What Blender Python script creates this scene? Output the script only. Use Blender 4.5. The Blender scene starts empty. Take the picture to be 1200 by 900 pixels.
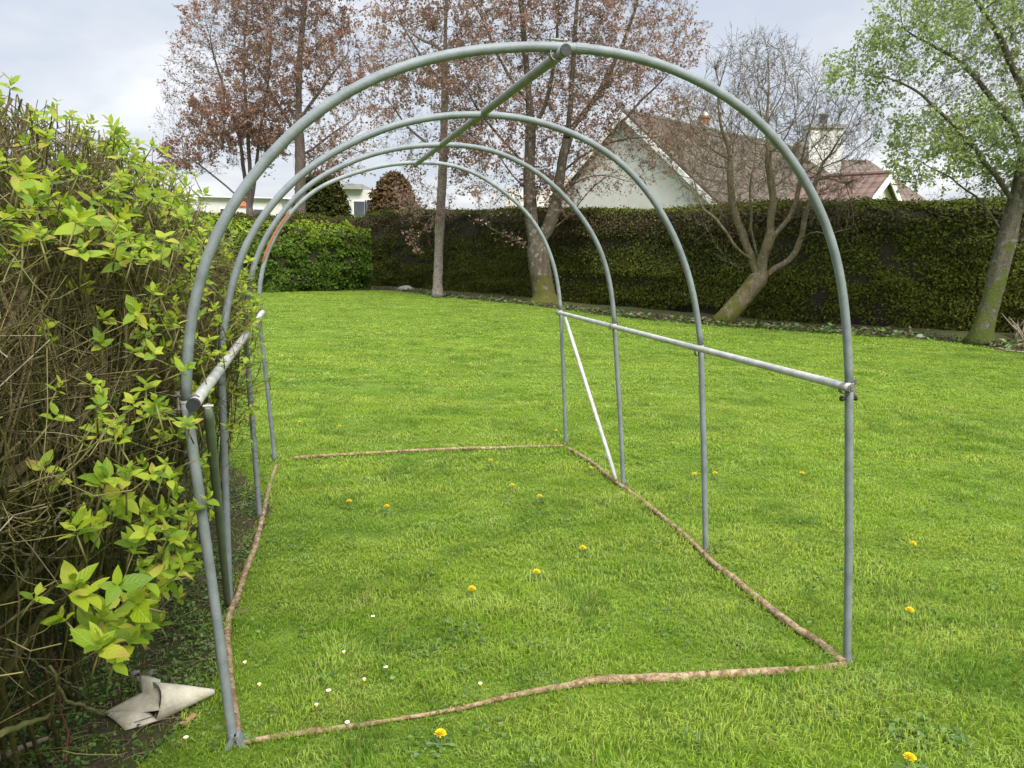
import bpy, math, random, time
import numpy as np
T0=time.time()
rng=np.random.default_rng(7); random.seed(7)
sc=bpy.context.scene; COL=sc.collection
R=math.radians
# ---------------------------------------------------------------- camera maths (photo is 1200x900)
FPX=880.0; PITCH=0.172; ROLL=0.02; CH=1.5
_f=np.array([0,math.cos(PITCH),-math.sin(PITCH)]); _u=np.array([0,math.sin(PITCH),math.cos(PITCH)]); _x=np.array([1.,0,0])
CX=math.cos(ROLL)*_x+math.sin(ROLL)*_u; CU=-math.sin(ROLL)*_x+math.cos(ROLL)*_u; CF=_f
CAM=np.array([0,0,CH])
def ray(px,py): return CF+CX*((px-600)/FPX)+CU*((450-py)/FPX)
def gnd(px,py,z=0.0):
    d=ray(px,py); return CAM+d*((z-CH)/d[2])
def dep(px,py,y):                       # the point seen there at world distance y
    d=ray(px,py); return CAM+d*(y/d[1])
def onplane(px,py,p,n):
    d=ray(px,py); return CAM+d*(((p-CAM)@n)/(d@n))
# tunnel frame of reference: u across, v along, origin at the front left foot
SA=0.27; SO=np.array([-.83,2.08,0]); SU=np.array([math.cos(SA),math.sin(SA),0]); SV=np.array([-math.sin(SA),math.cos(SA),0])
def uv2w(u,v,z=0.0): return SO+SU*u+SV*v+np.array([0,0,z])
def w2uv(P): D=np.asarray(P)-SO; return D@SU, D@SV
# ---------------------------------------------------------------- mesh helpers
def tag(o,label=None,cat=None,group=None,kind=None):
    if label: o['label']=label
    if cat: o['category']=cat
    if group: o['group']=group
    if kind: o['kind']=kind
    return o
def empty(name,loc=(0,0,0)):
    o=bpy.data.objects.new(name,None); o.location=tuple(float(c) for c in loc); o.empty_display_size=.1; COL.objects.link(o); return o
class Geo:
    def __init__(s): s.V=[]; s.F=[]; s.A={}; s.n=0
    def add(s,V,F,**at):
        V=np.asarray(V,float).reshape(-1,3)
        for f in (F if isinstance(F,list) else [F]):
            f=np.asarray(f,int)
            if f.size: s.F.append(f+s.n)
        s.V.append(V); s.n+=len(V)
        for k in at:
            s.A.setdefault(k,[]).append(np.broadcast_to(np.asarray(at[k],float),(len(V),)))
        return s
    def build(s,name,mat,parent=None,smooth=False,uv=None,origin=None):
        V=np.concatenate(s.V)
        if parent is not None:
            pp=parent
            while pp is not None and '_o' not in pp: pp=pp.parent
            V=V-np.array(pp['_o'] if pp is not None else (0,0,0))
        elif origin is not None: V=V-np.array(origin)
        me=bpy.data.meshes.new(name); me.vertices.add(len(V)); me.vertices.foreach_set('co',V.astype(np.float32).ravel())
        nl=sum(f.size for f in s.F); npoly=sum(len(f) for f in s.F)
        me.loops.add(nl); me.polygons.add(npoly)
        me.loops.foreach_set('vertex_index',np.concatenate([f.ravel() for f in s.F]).astype(np.int32))
        st=[];c=0
        for f in s.F: st.append(c+np.arange(len(f))*f.shape[1]); c+=f.size
        me.polygons.foreach_set('loop_start',np.concatenate(st).astype(np.int32))
        me.update(calc_edges=True); me.validate()
        lt=np.zeros(len(me.polygons),np.int32); me.polygons.foreach_get('loop_total',lt)
        me.polygons.foreach_set('use_smooth',(lt<=4)&smooth)
        for k,a in s.A.items():
            a=np.concatenate(a)
            if len(a)==len(me.vertices):
                at=me.attributes.new(k,'FLOAT','POINT'); at.data.foreach_set('value',a.astype(np.float32))
        for m in (mat if isinstance(mat,list) else [mat]): me.materials.append(m)
        o=bpy.data.objects.new(name,me); COL.objects.link(o)
        if parent is not None: o.parent=parent
        elif origin is not None: o.location=tuple(float(c) for c in origin)
        return o
def root(name,loc,label,cat,group=None):
    o=empty(name,loc); o['_o']=[float(c) for c in loc]; return tag(o,label,cat,group)
def done():
    for o in bpy.data.objects:
        if '_o' in o: del o['_o']
def nrm(a):
    a=np.asarray(a,float); return a/np.maximum(np.linalg.norm(a,axis=-1,keepdims=True),1e-9)
def tubes(paths,radii,sides=6,cap=False):
    """paths (N,K,3), radii (N,K) -> V,F lists (vectorised)"""
    P=np.asarray(paths,float); Rr=np.asarray(radii,float); N,K,_=P.shape
    T=np.empty_like(P); T[:,1:-1]=P[:,2:]-P[:,:-2]; T[:,0]=P[:,1]-P[:,0]; T[:,-1]=P[:,-1]-P[:,-2]; T=nrm(T)
    mean=nrm(P[:,-1]-P[:,0]+1e-6)
    ref=np.where(np.abs(mean[:,2:3])<.8,np.array([[0,0,1.]]),np.array([[1.,0,0]]))[:,None,:]
    A=nrm(np.cross(T,np.broadcast_to(ref,T.shape))); B=np.cross(T,A)
    th=np.arange(sides)*2*np.pi/sides
    V=P[:,:,None,:]+Rr[:,:,None,None]*(A[:,:,None,:]*np.cos(th)[None,None,:,None]+B[:,:,None,:]*np.sin(th)[None,None,:,None])
    i=np.arange(sides); j=(i+1)%sides
    base=(np.arange(N)[:,None,None]*K+np.arange(K-1)[None,:,None])*sides
    F=np.stack([base+i,base+j,base+sides+j,base+sides+i],-1).reshape(-1,4)
    Fs=[F]
    if cap:
        Fs.append((np.arange(N)[:,None]*K*sides+i[::-1][None]))
        Fs.append((np.arange(N)[:,None]*K*sides+(K-1)*sides+i[None]))
    return V.reshape(-1,3),Fs
def ptube(path,rad,sides=12,cap=True):
    """one tube with parallel-transport frames"""
    P=np.asarray(path,float); K=len(P); rad=np.broadcast_to(np.asarray(rad,float),(K,))
    T=np.empty_like(P); T[1:-1]=P[2:]-P[:-2]; T[0]=P[1]-P[0]; T[-1]=P[-1]-P[-2]; T=nrm(T)
    a=np.cross(T[0],[0,0,1.]) 
    if np.linalg.norm(a)<.2: a=np.cross(T[0],[1.,0,0])
    a=nrm(a); V=[]; th=np.arange(sides)*2*np.pi/sides
    for k in range(K):
        a=nrm(a-T[k]*(a@T[k])); b=np.cross(T[k],a)
        V.append(P[k]+rad[k]*(np.outer(np.cos(th),a)+np.outer(np.sin(th),b)))
    i=np.arange(sides); j=(i+1)%sides; base=(np.arange(K-1)*sides)[:,None]
    F=[np.stack([base+i,base+j,base+sides+j,base+sides+i],-1).reshape(-1,4)]
    if cap: F+= [i[::-1][None].copy(), (i+(K-1)*sides)[None]]
    return np.concatenate(V),F
def resample(P,step):
    P=np.asarray(P,float)
    # Catmull-Rom then equal steps
    Q=np.vstack([2*P[0]-P[1],P,2*P[-1]-P[-2]]); out=[]
    for i in range(1,len(Q)-2):
        for t in np.linspace(0,1,8,endpoint=False):
            a,b,c,d=Q[i-1],Q[i],Q[i+1],Q[i+2]
            out.append(.5*((2*b)+(-a+c)*t+(2*a-5*b+4*c-d)*t*t+(-a+3*b-3*c+d)*t**3))
    out.append(P[-1]); out=np.array(out); L=np.r_[0,np.cumsum(np.linalg.norm(np.diff(out,axis=0),axis=1))]
    n=max(2,int(L[-1]/step)+1); s=np.linspace(0,L[-1],n)
    return np.stack([np.interp(s,L,out[:,k]) for k in range(out.shape[1])],1)
def boxv(x0,x1,y0,y1,z0,z1):
    V=np.array([[x,y,z] for z in(z0,z1) for y in(y0,y1) for x in(x0,x1)],float)
    F=np.array([[0,2,3,1],[4,5,7,6],[0,1,5,4],[2,6,7,3],[0,4,6,2],[1,3,7,5]])
    return V,F
def hexa(c8):   # 8 corners bottom a b c d, top a b c d
    return np.array(c8,float),np.array([[0,3,2,1],[4,5,6,7],[0,1,5,4],[1,2,6,5],[2,3,7,6],[3,0,4,7]])
def prism(poly,off):
    """poly (n,3) extruded by off"""
    P=np.array(poly,float); n=len(P); V=np.vstack([P,P+np.array(off,float)])
    i=np.arange(n); j=(i+1)%n
    return V,[i[::-1][None].copy(),(i+n)[None],np.stack([i,j,j+n,i+n],-1)]
_perm=rng.random(65536)
def vnoise(x,y,seed=0):
    x=np.asarray(x,float)+seed*17.3; y=np.asarray(y,float)+seed*5.1
    xi=np.floor(x).astype(int); yi=np.floor(y).astype(int); fx=x-xi; fy=y-yi
    fx=fx*fx*(3-2*fx); fy=fy*fy*(3-2*fy)
    h=lambda a,b:_perm[(a*374761393+b*668265263^(a*b*31))&65535]
    return (h(xi,yi)*(1-fx)+h(xi+1,yi)*fx)*(1-fy)+(h(xi,yi+1)*(1-fx)+h(xi+1,yi+1)*fx)*fy
def fnoise(x,y,seed=0,o=3):
    s=0;a=.5;t=0
    for k in range(o): s=s+a*vnoise(x*2**k,y*2**k,seed+k*3); t+=a; a*=.5
    return s/t
def inst(tv,tf,P,D,N,S,**at):
    """template (x along, y across, z normal) placed at P"""
    D=nrm(D); N=N-D*np.sum(N*D,1,keepdims=True); N=nrm(N); Y=np.cross(N,D)
    S=np.asarray(S,float); S=S[:,None] if S.ndim==1 else S
    if S.shape[1]==1: S=np.repeat(S,3,1)
    V=P[:,None,:]+tv[None,:,0:1]*S[:,None,0:1]*D[:,None]+tv[None,:,1:2]*S[:,None,1:2]*Y[:,None]+tv[None,:,2:3]*S[:,None,2:3]*N[:,None]
    n=len(tv); F=[(np.arange(len(P))[:,None,None]*n+np.asarray(f)[None]).reshape(-1,np.asarray(f).shape[1]) for f in tf]
    return V.reshape(-1,3),F
def rdir(n,g=rng): return nrm(g.normal(size=(n,3)))
# ---------------------------------------------------------------- materials
class NT:
    def __init__(s,name):
        s.m=bpy.data.materials.new(name); s.m.use_nodes=True; s.t=s.m.node_tree; s.t.nodes.clear()
        s.out=s.t.nodes.new('ShaderNodeOutputMaterial')
    def n(s,ty,ins=None,**pr):
        nd=s.t.nodes.new(ty)
        for k,v in pr.items(): setattr(nd,k,v)
        for k,v in (ins or {}).items():
            i=nd.inputs[k]
            if hasattr(v,'is_output') or isinstance(v,bpy.types.NodeSocket): s.t.links.new(v,i)
            else: i.default_value=v
        return nd
    def noise(s,vec,scale,detail=3,rough=.5,dist=0): return s.n('ShaderNodeTexNoise',{'Vector':vec,'Scale':scale,'Detail':detail,'Roughness':rough,'Distortion':dist}).outputs['Fac']
    def ramp(s,fac,stops):
        r=s.n('ShaderNodeValToRGB',{'Fac':fac}); e=r.color_ramp.elements
        while len(e)<len(stops): e.new(.5)
        for q,(p,c) in zip(e,stops):
            q.position=p; q.color=(*c,1) if not np.isscalar(c) else (c,c,c,1)
        return r.outputs['Color']
    def mix(s,f,a,b,mode='MIX'):
        m=s.n('ShaderNodeMix',data_type='RGBA',blend_type=mode)
        for i,v in ((0,f),(6,a),(7,b)):
            if isinstance(v,bpy.types.NodeSocket): s.t.links.new(v,m.inputs[i])
            elif i==0: m.inputs[0].default_value=v
            else: m.inputs[i].default_value=(*v,1)
        return m.outputs[2]
    def math(s,op,a,b=0.0,c=0.0,clamp=False):
        m=s.n('ShaderNodeMath',operation=op,use_clamp=clamp)
        for i,v in enumerate((a,b,c)):
            if isinstance(v,bpy.types.NodeSocket): s.t.links.new(v,m.inputs[i])
            else: m.inputs[i].default_value=v
        return m.outputs[0]
    def pos(s,sc=(1,1,1)):
        g=s.n('ShaderNodeNewGeometry').outputs['Position']
        return s.n('ShaderNodeMapping',{'Vector':g,'Scale':sc}).outputs[0] if sc!=(1,1,1) else g
    def obj(s): return s.n('ShaderNodeTexCoord').outputs['Object']
    def sep(s,v): return s.n('ShaderNodeSeparateXYZ',{'Vector':v}).outputs
    def attr(s,n): return s.n('ShaderNodeAttribute',attribute_name=n).outputs['Fac']
    def bump(s,h,st=.5,d=.01): return s.n('ShaderNodeBump',{'Height':h,'Strength':st,'Distance':d}).outputs[0]
    def bsdf(s,col,rough=.7,bump=None,metal=0,spec=.5,trans=0,tcol=None):
        ins={'Base Color':col if isinstance(col,bpy.types.NodeSocket) else (*col,1),'Roughness':rough,'Metallic':metal,'Specular IOR Level':spec}
        if bump is not None: ins['Normal']=bump
        b=s.n('ShaderNodeBsdfPrincipled',ins).outputs[0]
        if trans:
            tc=tcol if tcol is not None else col
            t=s.n('ShaderNodeBsdfTranslucent',{'Color':tc if isinstance(tc,bpy.types.NodeSocket) else (*tc,1)}).outputs[0]
            b=s.n('ShaderNodeMixShader',{0:trans,1:b,2:t}).outputs[0]
        s.t.links.new(b,s.out.inputs['Surface']); return s.m
def m_plain(name,c1,c2,scale=8,rough=.8,bump=.4,d=.01,**k):
    t=NT(name); p=t.pos(); n=t.noise(p,scale,5,.6)
    return t.bsdf(t.mix(t.ramp(n,[(.3,0),(.7,1)]),c1,c2),rough,t.bump(t.noise(p,scale*4,4,.6),bump,d),**k)
def m_ground():
    t=NT('lawn_ground'); p=t.pos()
    big=t.noise(p,.55,4,.6); med=t.noise(t.pos((1,2.2,1)),3.0,5,.65); fine=t.noise(p,60,4,.7)
    c=t.mix(t.ramp(big,[(.35,0),(.65,1)]),(.075,.150,.010),(.15,.25,.016))
    c=t.mix(t.ramp(med,[(.4,0),(.7,1)]),c,(.22,.33,.035))
    c=t.mix(t.math('MULTIPLY',fine,.5),c,(.045,.065,.012))
    return t.bsdf(c,.9,t.bump(t.noise(p,35,5,.7),.9,.03),spec=.2)
def m_soil():
    t=NT('soil'); p=t.pos()
    a=t.noise(p,9,6,.7); b=t.noise(p,60,5,.7)
    c=t.ramp(b,[(.3,(.035,.025,.016)),(.55,(.09,.065,.042)),(.75,(.19,.145,.10))])
    c=t.mix(t.ramp(a,[(.38,0),(.58,.85)]),c,(.055,.085,.018))
    return t.bsdf(c,.95,t.bump(b,1,.02),spec=.2)
def m_grass():
    t=NT('grass_blade'); p=t.pos(); h=t.attr('h'); r=t.attr('rv')
    big=t.noise(p,.55,4,.6); med=t.noise(t.pos((1,2.0,1)),2.6,4,.6)
    c=t.mix(t.ramp(big,[(.35,0),(.66,1)]),(.165,.33,.016),(.34,.51,.032))
    c=t.mix(t.ramp(med,[(.42,0),(.68,.85)]),c,(.50,.64,.14))
    c=t.mix(t.ramp(t.noise(t.pos((.22,2.1,1)),1.0,3,.55,.3),[(.46,0),(.62,.55)]),c,(.55,.62,.10))
    c=t.mix(t.ramp(r,[(.0,.6),(.3,0),(1,0)]),c,(.05,.14,.022))
    c=t.mix(t.ramp(t.noise(p,1.9,5,.7,.8),[(.53,0),(.62,.75)]),c,(.055,.16,.015))
    c=t.mix(t.ramp(t.noise(p,1.3,6,.75,1.2),[(.60,0),(.70,.6)]),c,(.46,.48,.13))
    c=t.mix(t.ramp(r,[(.8,0),(.93,.75)]),c,(.44,.56,.14))
    c=t.mix(t.ramp(r,[(.94,0),(.945,.9)]),c,(.42,.35,.15))
    c=t.mix(t.ramp(h,[(0,.92),(.5,0)]),c,(.035,.060,.010))  # blade roots darkened in the colour, standing in for shade between blades
    return t.bsdf(c,.5,None,spec=.35,trans=.42,tcol=t.mix(.4,c,(.42,.55,.04)))
def m_leaf(name,ca,cb,cc,trans=.35,rough=.45,vein=True,tip=None):
    t=NT(name); r=t.attr('rv')
    c=t.ramp(r,[(0,ca),(.5,cb),(1,cc)])
    bm=None
    if vein:
        x=t.attr('lx'); y=t.math('ABSOLUTE',t.attr('ly'))
        w=t.math('SINE',t.math('MULTIPLY',t.math('SUBTRACT',x,t.math('MULTIPLY',y,.3)),40))
        rib=t.ramp(y,[(.0,1),(.09,0)])
        v=t.math('ADD',t.math('MULTIPLY',w,.35),rib)
        bm=t.bump(v,.45,.002)
        c=t.mix(t.math('MULTIPLY',t.ramp(w,[(.85,0),(1,1)]),.12),c,(.45,.55,.12))
        c=t.mix(t.math('MULTIPLY',rib,.35),c,(.5,.6,.15))
        if tip: c=t.mix(t.math('MULTIPLY',t.ramp(r,[(.86,0),(.93,1)]),t.ramp(x,[(.2,0),(1,.7)])),c,tip)
    return t.bsdf(c,rough,bm,spec=.5,trans=trans,tcol=t.mix(.35,c,(.5,.65,.05)) if vein else c)
def m_steel(name='galvanised_steel',tint=(.21,.235,.245),dark=.0,rust=0.0):
    t=NT(name); p=t.obj(); g=t.pos()
    a=t.noise(g,14,5,.6); b=t.noise(g,140,4,.7); s=t.noise(t.pos((90,90,4)),1.0,4,.7)
    c=t.mix(t.ramp(a,[(.35,0),(.7,1)]),tuple(k*.78 for k in tint),tuple(min(1,k*1.18) for k in tint))
    c=t.mix(t.math('MULTIPLY',t.ramp(b,[(.45,0),(.75,1)]),.45),c,tuple(k*1.35 for k in tint))
    c=t.mix(t.math('MULTIPLY',t.ramp(t.noise(g,6,6,.75),[(.60,0),(.72,1)]),.55),c,(.10,.10,.085))
    if rust:
        c=t.mix(t.ramp(t.noise(g,11,6,.75),[(.62-rust,0),(.70-rust,1)]),c,(.23,.10,.05))
    return t.bsdf(c,t.math('ADD',t.math('MULTIPLY',a,.25),.48),t.bump(b,.3,.002),metal=.25,spec=.35)
def m_rust():
    t=NT('peeling_rusty_tube'); g=t.pos()
    a=t.noise(g,10,6,.75); b=t.noise(g,30,7,.8,.6); e=t.noise(g,14,5,.7,.8)
    c=t.ramp(b,[(.32,(.06,.036,.022)),(.46,(.19,.12,.068)),(.55,(.36,.27,.16)),(.72,(.50,.41,.27))])
    c=t.mix(t.ramp(a,[(.52,0),(.64,.65)]),c,(.19,.085,.05))
    c=t.mix(t.ramp(e,[(.58,0),(.66,.8)]),c,(.44,.36,.24))
    return t.bsdf(c,.85,t.bump(t.math('ADD',b,e),1,.006),spec=.25)
def m_bark(name,c1,c2,moss=0.0,mosscol=(.11,.13,.015),sc=(9,9,2.0),pale=0.0):
    t=NT(name); q=t.pos(sc); p=t.pos()
    a=t.noise(q,1.6,6,.7,.6); c=t.mix(t.ramp(a,[(.35,0),(.68,1)]),c1,c2); c=t.mix(t.ramp(t.noise(p,26,6,.85),[(.52,0),(.62,.75)]),c,tuple(k*.35 for k in c1))
    if pale: c=t.mix(t.ramp(t.noise(p,7,5,.7),[(.55,0),(.62,pale)]),c,(.42,.40,.36))
    if moss:
        z=t.sep(p)[2]; m=t.noise(p,3.2,5,.7)
        k=t.math('SUBTRACT',t.math('ADD',m,moss),t.math('MULTIPLY',z,.09))
        c=t.mix(t.ramp(k,[(.55,0),(.64,.9)]),c,mosscol)
    return t.bsdf(c,.9,t.bump(t.math('ADD',a,t.noise(p,22,6,.8)),1,.05),spec=.2)
def m_hedge(name,stops,topc=None,zs=(0,3)):
    t=NT(name); p=t.pos(); r=t.attr('rv'); h=t.attr('hk')
    n=t.noise(t.pos((.5,.5,.9)),1.1,5,.65)
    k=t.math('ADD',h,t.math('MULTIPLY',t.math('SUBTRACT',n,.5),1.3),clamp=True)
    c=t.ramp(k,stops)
    c=t.mix(t.math('MULTIPLY',t.ramp(r,[(.55,0),(1,1)]),.55),c,tuple(x*1.9 for x in stops[0][1]))
    c=t.mix(t.math('MULTIPLY',t.ramp(r,[(0,1),(.4,0)]),.5),c,(.012,.014,.006))
    return t.bsdf(c,.75,None,spec=.12,trans=.12)
def m_tiles(name,c1,c2,ax,ay,az,rowh,colw,lich=0.3):
    """roof tiles: rows counted along ay/az (up slope), columns along ax"""
    t=NT(name); p=t.pos()
    d1=t.n('ShaderNodeVectorMath',{0:p,1:ax},operation='DOT_PRODUCT').outputs['Value']
    d2=t.n('ShaderNodeVectorMath',{0:p,1:ay},operation='DOT_PRODUCT').outputs['Value']
    row=t.math('DIVIDE',d2,rowh); fr=t.math('FRACT',row); fl=t.math('FLOOR',row)
    col=t.math('DIVIDE',d1,colw); fc=t.math('FRACT',col)
    cell=t.n('ShaderNodeCombineXYZ',{0:t.math('FLOOR',col),1:fl}).outputs[0]
    wn=t.n('ShaderNodeTexWhiteNoise',{'Vector':cell},noise_dimensions='3D').outputs['Value']
    c=t.mix(wn,c1,c2); c=t.mix(t.ramp(fr,[(0,.75),(.16,0)]),c,tuple(x*.25 for x in c1))
    c=t.mix(t.ramp(fc,[(0,.5),(.12,0),(.9,0),(1,.5)]),c,tuple(x*.4 for x in c1))
    c=t.mix(t.math('MULTIPLY',t.ramp(t.noise(p,.8,6,.75),[(.45,0),(.7,1)]),lich),c,(.15,.14,.09))
    hgt=t.math('ADD',t.math('SUBTRACT',1.0,fr),t.math('SINE',t.math('MULTIPLY',fc,math.pi)))
    return t.bsdf(c,.85,t.bump(hgt,1,.05),spec=.25)
M={}
M['ground']=m_ground(); M['soil']=m_soil(); M['grass']=m_grass()
M['steel']=m_steel(); M['steel_light']=m_steel('weathered_zinc_rail',(.46,.46,.43)); M['steel_green']=m_steel('algae_green_steel',(.17,.20,.155)); M['steel_ridge']=m_steel('grey_green_steel',(.235,.25,.22))
M['steel_rust']=m_steel('galvanised_steel_rust_streak',(.25,.275,.28),rust=.0)
M['rust']=m_rust()
M['black']=m_plain('black_plastic',(.015,.015,.017),(.03,.03,.032),20,.5,.1)
M['bolt']=m_plain('dull_bolt_steel',(.16,.15,.13),(.3,.29,.26),60,.5,.2,metal=.6)
M['shrub_leaf']=m_leaf('shrub_leaf',(.11,.22,.012),(.30,.42,.014),(.46,.50,.04),.45,.55,True,(.36,.17,.07))
M['shrub_stem']=m_bark('shrub_stem',(.22,.165,.075),(.44,.35,.19),.25,(.13,.13,.03),(30,30,8))
M['shrub_green']=m_plain('green_twig',(.15,.14,.045),(.25,.22,.08),30,.7,.2)
M['dead_twig']=m_plain('dead_twig',(.15,.12,.085),(.34,.28,.20),30,.85,.2)
M['bark_main']=m_bark('mossy_maple_bark',(.080,.064,.048),(.18,.15,.115),.16,(.115,.12,.018),pale=.5)
M['bark_birch']=m_bark('pale_speckled_bark',(.22,.18,.15),(.46,.41,.36),.0,sc=(7,7,7))
M['bark_far']=m_bark('grey_brown_bark',(.12,.095,.082),(.22,.185,.165))
M['bark_bare']=m_bark('lichen_grey_bark',(.15,.115,.072),(.30,.245,.165),.17,(.12,.125,.02),pale=.35)
M['bark_right']=m_bark('grey_lichen_bark',(.095,.082,.060),(.21,.19,.145),.17,(.10,.13,.02),pale=.4)
M['bronze']=m_leaf('bronze_leaf',(.25,.125,.095),(.38,.23,.18),(.47,.34,.24),.5,.5,False)
M['spring']=m_leaf('spring_leaf',(.19,.27,.085),(.32,.41,.14),(.48,.54,.20),.5,.5,False)
M['conifer']=m_hedge('clipped_conifer',[(0,(.098,.112,.017)),(.4,(.062,.072,.018)),(.62,(.065,.054,.03)),(1,(.105,.070,.050))])
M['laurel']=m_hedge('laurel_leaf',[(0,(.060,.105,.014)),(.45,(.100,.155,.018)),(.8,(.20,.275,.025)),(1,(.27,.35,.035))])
M['core']=m_plain('hedge_inside_twigs',(.018,.014,.009),(.035,.028,.017),6,.95,.5)
M['render']=m_plain('white_render',(.54,.53,.50),(.64,.63,.61),1.2,.9,.15)
M['render_dirty']=m_plain('weathered_white_render',(.52,.50,.46),(.72,.70,.67),2.5,.9,.3)
M['fascia']=m_plain('white_fascia',(.74,.74,.73),(.82,.82,.81),2,.6,.05)
M['grey']=m_plain('grey_flashing',(.24,.24,.245),(.34,.34,.34),4,.7,.2)
M['clay']=m_plain('terracotta_pot',(.30,.13,.08),(.42,.20,.12),8,.8,.2)
M['window']=m_plain('dark_glass',(.05,.06,.07),(.09,.10,.11),1,.15,0)
M['stone']=m_plain('stone',(.16,.15,.13),(.36,.34,.30),25,.9,.5)
M['plastic']=m_plain('dirty_white_plastic',(.44,.39,.28),(.66,.62,.52),22,.55,.25)
M['wood']=m_plain('split_wood',(.28,.14,.06),(.50,.30,.15),30,.85,.4)
M['red_stem']=m_plain('red_bramble_stem',(.12,.02,.02),(.20,.05,.035),30,.6,.2)
M['dandelion']=m_plain('dandelion_yellow',(.80,.58,.004),(.86,.68,.01),60,.7,.2)
M['petal']=m_plain('daisy_white',(.75,.75,.72),(.85,.85,.83),60,.7,.1)
M['weed']=m_leaf('weed_leaf',(.05,.11,.02),(.10,.18,.03),(.16,.25,.06),.25,.5,False)
M['litter']=m_leaf('dead_leaf',(.045,.03,.02),(.10,.065,.04),(.24,.18,.12),.1,.85,False)
M['stain']=m_plain('soil_stained_steel',(.05,.036,.024),(.16,.12,.085),60,.85,.5)
M['sign']=m_plain('orange_paint',(.65,.16,.06),(.75,.22,.1),3,.6,0)

# ---------------------------------------------------------------- world, sun, camera
W=bpy.data.worlds.new("World"); sc.world=W; W.use_nodes=True; nt=W.node_tree; nt.nodes.clear()
SUN_EL=R(46); SUN_AZ=R(156)   # sun behind the camera, to its left
def wn(ty,ins=None,**pr):
    nd=nt.nodes.new(ty)
    for k,v in pr.items(): setattr(nd,k,v)
    for k,v in (ins or {}).items():
        if isinstance(v,bpy.types.NodeSocket): nt.links.new(v,nd.inputs[k])
        else: nd.inputs[k].default_value=v
    return nd
sky=wn('ShaderNodeTexSky',sky_type='NISHITA',sun_disc=False,sun_elevation=SUN_EL,sun_rotation=SUN_AZ,dust_density=2.0)
tc=wn('ShaderNodeTexCoord').outputs['Generated']
sp=wn('ShaderNodeSeparateXYZ',{0:tc}).outputs
zc=wn('ShaderNodeMath',{0:wn('ShaderNodeMath',{0:sp[2],1:0.0},operation='MAXIMUM').outputs[0],1:.22},operation='ADD').outputs[0]
cv=wn('ShaderNodeCombineXYZ',{0:wn('ShaderNodeMath',{0:sp[0],1:zc},operation='DIVIDE').outputs[0],1:wn('ShaderNodeMath',{0:sp[1],1:zc},operation='DIVIDE').outputs[0]}).outputs[0]
n1=wn('ShaderNodeTexNoise',{'Vector':cv,'Scale':1.1,'Detail':7,'Roughness':.5,'Distortion':.3}).outputs['Fac']
def wramp(f,st):
    r=wn('ShaderNodeValToRGB',{'Fac':f}); e=r.color_ramp.elements
    while len(e)<len(st): e.new(.5)
    for q,(p,c) in zip(e,st): q.position=p; q.color=(*c,1)
    return r.outputs[0]
cl=wramp(n1,[(.30,(.30,.335,.395)),(.45,(.355,.38,.425)),(.55,(.43,.44,.465)),(.64,(.53,.535,.55)),(.75,(.60,.60,.61))])
zen=wramp(sp[2],[(.0,(1.0,.99,.98)),(.12,(1,1,1)),(.45,(1.05,1.05,1.05)),(.56,(1.9,1.9,1.9)),(1,(3.6,3.6,3.5))])
cm=wn('ShaderNodeMix',data_type='RGBA',blend_type='MULTIPLY'); cm.inputs[0].default_value=1; nt.links.new(cl,cm.inputs[6]); nt.links.new(zen,cm.inputs[7])
bg1=wn('ShaderNodeBackground',{'Color':sky.outputs[0],'Strength':.10}).outputs[0]
bg2=wn('ShaderNodeBackground',{'Color':cm.outputs[2],'Strength':1.0}).outputs[0]
ms=wn('ShaderNodeMixShader',{0:.88,1:bg1,2:bg2}).outputs[0]
wo=wn('ShaderNodeOutputWorld'); nt.links.new(ms,wo.inputs[0])
sl=bpy.data.lights.new('sun','SUN'); sl.energy=2.4; sl.angle=R(22); sl.color=(1,.95,.86)
so=bpy.data.objects.new('sun',sl); COL.objects.link(so)
# direction towards the sun (azimuth clockwise from +Y as the sky texture has it)
sd=np.array([math.sin(SUN_AZ)*math.cos(SUN_EL),math.cos(SUN_AZ)*math.cos(SUN_EL),math.sin(SUN_EL)])
from mathutils import Vector, Matrix
so.rotation_euler=Vector(sd).to_track_quat('Z','Y').to_euler(); so.location=(0,0,30)
cd=bpy.data.cameras.new('camera'); cam=bpy.data.objects.new('camera',cd); COL.objects.link(cam); sc.camera=cam
cd.sensor_width=36; cd.lens=36*FPX/1200; cd.clip_end=2000; cd.clip_start=.05
mt=Matrix.Identity(4)
for i in range(3): mt[i][0]=CX[i]; mt[i][1]=CU[i]; mt[i][2]=-CF[i]; mt[i][3]=CAM[i]
cam.matrix_world=mt
vs=sc.view_settings; vs.view_transform='Standard'; vs.look='None'; vs.gamma=1; vs.exposure=0.97; vs.use_curve_mapping=False
sc.cycles.max_bounces=6; sc.cycles.diffuse_bounces=3; sc.cycles.transmission_bounces=3; sc.cycles.glossy_bounces=2
sc.cycles.use_denoising=True

# ---------------------------------------------------------------- ground and beds
def terrain(x,y): return (fnoise(x*.35,y*.35,3,2)-.5)*.05*np.clip((np.hypot(x,y)-7)/6,0,1)
xs=np.concatenate([np.linspace(-400,-42,14),np.linspace(-40,40,161),np.linspace(42,400,14)])
ys=np.concatenate([np.linspace(-60,-8,8),np.linspace(-6,50,140),np.linspace(54,800,20)])
X,Y=np.meshgrid(xs,ys); V=np.stack([X,Y,terrain(X,Y)],-1).reshape(-1,3)
nx=len(xs); ii=(np.arange(len(ys)-1)[:,None]*nx+np.arange(nx-1)).ravel()
g=Geo().add(V,np.stack([ii,ii+1,ii+nx+1,ii+nx],-1)); tag(g.build('ground',M['ground'],smooth=True),kind='structure')
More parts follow.
